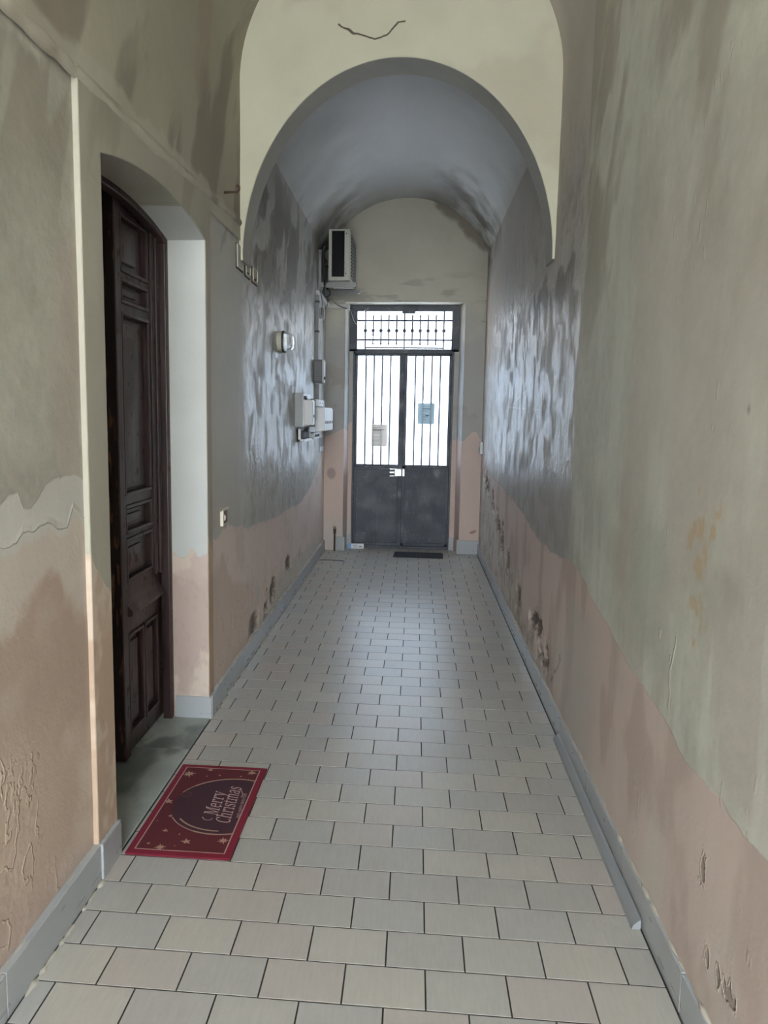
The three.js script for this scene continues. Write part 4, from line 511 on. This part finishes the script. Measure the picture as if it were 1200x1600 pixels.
{ // fittings on the left wall
  const wl = std(col(132, 128, 116), 0.7), dk = std(col(30, 26, 20), 0.8), br = std(col(58, 44, 34), 0.7, { metalness: 0.4 });
  const plate = (label, y0, y1, z0, z1, recess) => { const t = thing('wall_cover', label, 'cover plate', [-0.917, (y0 + y1) / 2, (z0 + z1) / 2]), h = (y1 - y0) / 2, w = (z0 - z1) / 2; mesh('shadow_gap', boxAt(0, 0.006, -h - 0.006, h + 0.003, w + 0.008, -w - 0.003), dk, t); if (recess) { mesh('frame', join([boxAt(0.002, 0.014, h - 0.008, h, w, -w, 0.002), boxAt(0.002, 0.014, -h, -h + 0.012, w, -w, 0.002), boxAt(0.002, 0.014, -h, h, w, w - 0.014, 0.002), boxAt(0.002, 0.014, -h, h, -w, -w + 0.014, 0.002)]), wl, t); mesh('lid', boxAt(0.002, 0.009, -h * 0.3, h, w - 0.01, -w + 0.01), wl, t); } else mesh('lid', boxAt(0.002, 0.013, -h, h, w, -w, 0.003), wl, t); };
  plate('largest of three painted cover plates on the left wall, nearest the door', 2.112, 2.226, -3.955, -4.1); plate('middle one of three painted cover plates, broken open at the bottom', 2.105, 2.184, -4.155, -4.27, true); plate('farthest of three painted cover plates, narrow, nearest the lamp', 2.102, 2.182, -4.335, -4.46, true);
  const s = thing('bell_push', 'old doorbell plate with cream rim just beyond the wooden door', 'doorbell', [-0.916, 0.888, -3.665]); mesh('rim', join([boxAt(0, 0.016, -0.04, 0.04, 0.062, 0.048, 0.002), boxAt(0, 0.014, 0.03, 0.04, 0.062, -0.062, 0.002), boxAt(0, 0.006, -0.04, -0.034, 0.06, -0.06, 0.001)]), std(col(172, 164, 152), 0.4), s); mesh('plate', boxAt(0, 0.006, -0.035, 0.032, 0.05, -0.06, 0.001), std(col(96, 84, 74), 0.6), s); mesh('button', new THREE.SphereGeometry(0.011, 12, 8).scale(0.8, 1.4, 1).translate(0.008, -0.004, 0.012), std(col(178, 170, 160), 0.35), s);
  const h = thing('iron_hook', 'rusty iron hook in the upper left wall before the arch', 'hook'); mesh('hook', tube([[-0.92, 2.395, -3.69], [-0.87, 2.397, -3.69], [-0.845, 2.398, -3.69], [-0.838, 2.405, -3.69], [-0.838, 2.422, -3.69], [-0.85, 2.426, -3.69]], 0.0055, 24, 8), br, h);
  const d = thing('iron_pipe_stub', 'short rusty pipe stub with a tap head against the left pilaster', 'pipe', [-0.795, 0, -7.8]); mesh('pipe', new THREE.CylinderGeometry(0.009, 0.009, 0.2, 12).translate(0, 0.1, 0), br, d); mesh('tap_head', join([new THREE.CylinderGeometry(0.015, 0.013, 0.05, 12).translate(0, 0.205, 0), new THREE.TorusGeometry(0.013, 0.004, 8, 16).translate(0, 0.24, 0.004)]), br, d);
}
{ // right wall fittings, floor oddments
  const wh = std(col(160, 160, 158), 0.45), gy = std(col(110, 110, 112), 0.5);
  const t = thing('wall_switch', 'white switch box on the right wall beside the gate', 'switch', [XR - 0.002, 1.08, -7.72]); mesh('back_box', boxAt(-0.028, 0, -0.06, 0.06, -0.045, 0.045, 0.005), wh, t); mesh('rocker', boxAt(-0.036, -0.026, -0.05, 0.005, -0.03, 0.03, 0.004), gy, t);
  const n = thing('bent_nail', 'bent nail sticking out of the right wall near the gate', 'nail'); mesh('nail', tube([[XR + 0.01, 2.3, -7.8], [XR - 0.03, 2.3, -7.8], [XR - 0.042, 2.308, -7.8]], 0.004, 10, 6), gy, n);
  const s = thing('edging_strip', 'loose grey metal edging strip lying along the foot of the right baseboard', 'strip', [0.6345, 0, -2.66]); const sh = new THREE.Shape([[-0.012, 0], [0.013, 0], [0.013, 0.03], [0.004, 0.024], [-0.008, 0.011]].map((p) => new THREE.Vector2(...p))); mesh('strip', new THREE.ExtrudeGeometry(sh, { depth: 1.26, bevelEnabled: true, bevelThickness: 0.002, bevelSize: 0.0015, bevelOffset: -0.0015, bevelSegments: 2 }).translate(0, 0.0006, -0.63), std(col(108, 109, 109), 0.5), s); s.rotation.y = -0.004;
  const p = thing('paper_leaflet', 'folded white leaflet with a blue edge on the floor at the gate', 'leaflet', [-0.59, 0.0, -7.99], 0.08); const cv = document.createElement('canvas'); cv.width = 128; cv.height = 32; const c = cv.getContext('2d'); c.fillStyle = '#e6e8ea'; c.fillRect(0, 0, 128, 32); c.fillStyle = '#7fa8d8'; c.fillRect(0, 0, 26, 32); c.fillStyle = '#8a8e94'; c.fillRect(90, 16, 24, 9); for (let i = 0; i < 4; i++) c.fillRect(40, 7 + i * 6, 40, 1.5); const tx = new THREE.CanvasTexture(cv); tx.colorSpace = THREE.SRGBColorSpace; const lg = new THREE.BoxGeometry(0.165, 0.05, 0.014); mesh('leaflet', lg.rotateX(-0.35).translate(0, 0.026, 0), new THREE.MeshStandardMaterial({ map: tx, roughness: 0.7 }), p);
  const w = thing('paper_scrap', 'crumpled white paper scrap on the floor in the right corner by the gate', 'paper', [0.585, 0, -7.715], 0.2), pg = new THREE.PlaneGeometry(0.11, 0.06, 10, 6).rotateX(-Math.PI / 2), q = pg.attributes.position; for (let i = 0; i < q.count; i++) q.setY(i, 0.004 + 0.012 * Math.abs(fb(q.getX(i) * 30, q.getZ(i) * 30 + 4, 3))); pg.computeVertexNormals(); mesh('scrap', pg, new THREE.MeshStandardMaterial({ color: col(160, 160, 160), roughness: 0.9, side: THREE.DoubleSide }), w);
  const k = thing('floor_wire', 'thin dark wire lying across the tiles at the left end near the gate', 'wire'); mesh('wire', tube([[-0.885, 0.004, -7.27], [-0.8, 0.004, -7.285], [-0.7, 0.004, -7.27], [-0.655, 0.004, -7.255], [-0.635, 0.006, -7.2]], 0.0035, 40, 6), std(col(60, 60, 62), 0.7), k);
  const lw = thing('loose_wire', 'thin pale wire hanging at the left corner of the transom', 'wire'); mesh('wire', tube([[-0.69, 2.44, -7.83], [-0.665, 2.4, -7.85], [-0.64, 2.32, -7.95], [-0.615, 2.29, -8.0], [-0.6, 2.36, -8.02], [-0.57, 2.41, -8.03], [-0.5, 2.45, -8.03]], 0.002, 50, 6), wh, lw);
}
// ---------------------------------------------------------------- outside: the yard at the camera's back and the street beyond the gate
{
  const g = struct('ground', 'pale paving of the yard and the street'); mesh('yard_paving', boxAt(-15, 15, -0.2, -0.02, 30, ZBACK), std(new THREE.Color(0.5, 0.49, 0.47), 0.9), g); mesh('street', boxAt(-30, 30, -0.3, -0.06, -8.4, -14), std(new THREE.Color(0.48, 0.49, 0.51), 0.85), g);
  const h = thing('street_building', 'pale rendered building across the street beyond the transom', 'building', [0, 0, -13.4]); const wall = std(new THREE.Color(0.3, 0.3, 0.31), 0.9), sh = std(new THREE.Color(0.45, 0.47, 0.5), 0.7); mesh('facade', boxAt(-14, 14, -0.1, 5.4, 0, -6), wall, h); mesh('cornice', boxAt(-14.1, 14.1, 5.2, 5.45, 0.25, 0), wall, h);
  for (let i = -3; i <= 3; i++) for (const y of [0.9, 3.2]) { const w = mesh('window', boxAt(i * 3.4 - 0.55, i * 3.4 + 0.55, y, y + 1.8, 0.02, -0.1), sh, h); }
  const f = struct('wall_street_front', 'street front of the building that the passage runs through'); mesh('render', join([boxAt(-12, -1.1, -0.3, 4.4, -8.1, -8.4), boxAt(1.0, 12, -0.3, 4.4, -8.1, -8.4), boxAt(-1.1, 1.0, 4.25, 4.4, -8.1, -8.4)]), wall, f);
  const l = thing('street_lamp', 'pale street lamp post outside, seen faintly through the transom', 'street lamp', [-0.66, -0.06, -12.1]); mesh('post', new THREE.CylinderGeometry(0.04, 0.05, 2.7, 12).translate(0, 1.35, 0), std(col(150, 155, 165), 0.6), l); mesh('lantern', new THREE.CylinderGeometry(0.13, 0.09, 0.3, 8).translate(0, 2.82, 0), std(col(150, 155, 165), 0.5), l);
}
scene.updateMatrixWorld(true);
renderer.render(scene, camera);
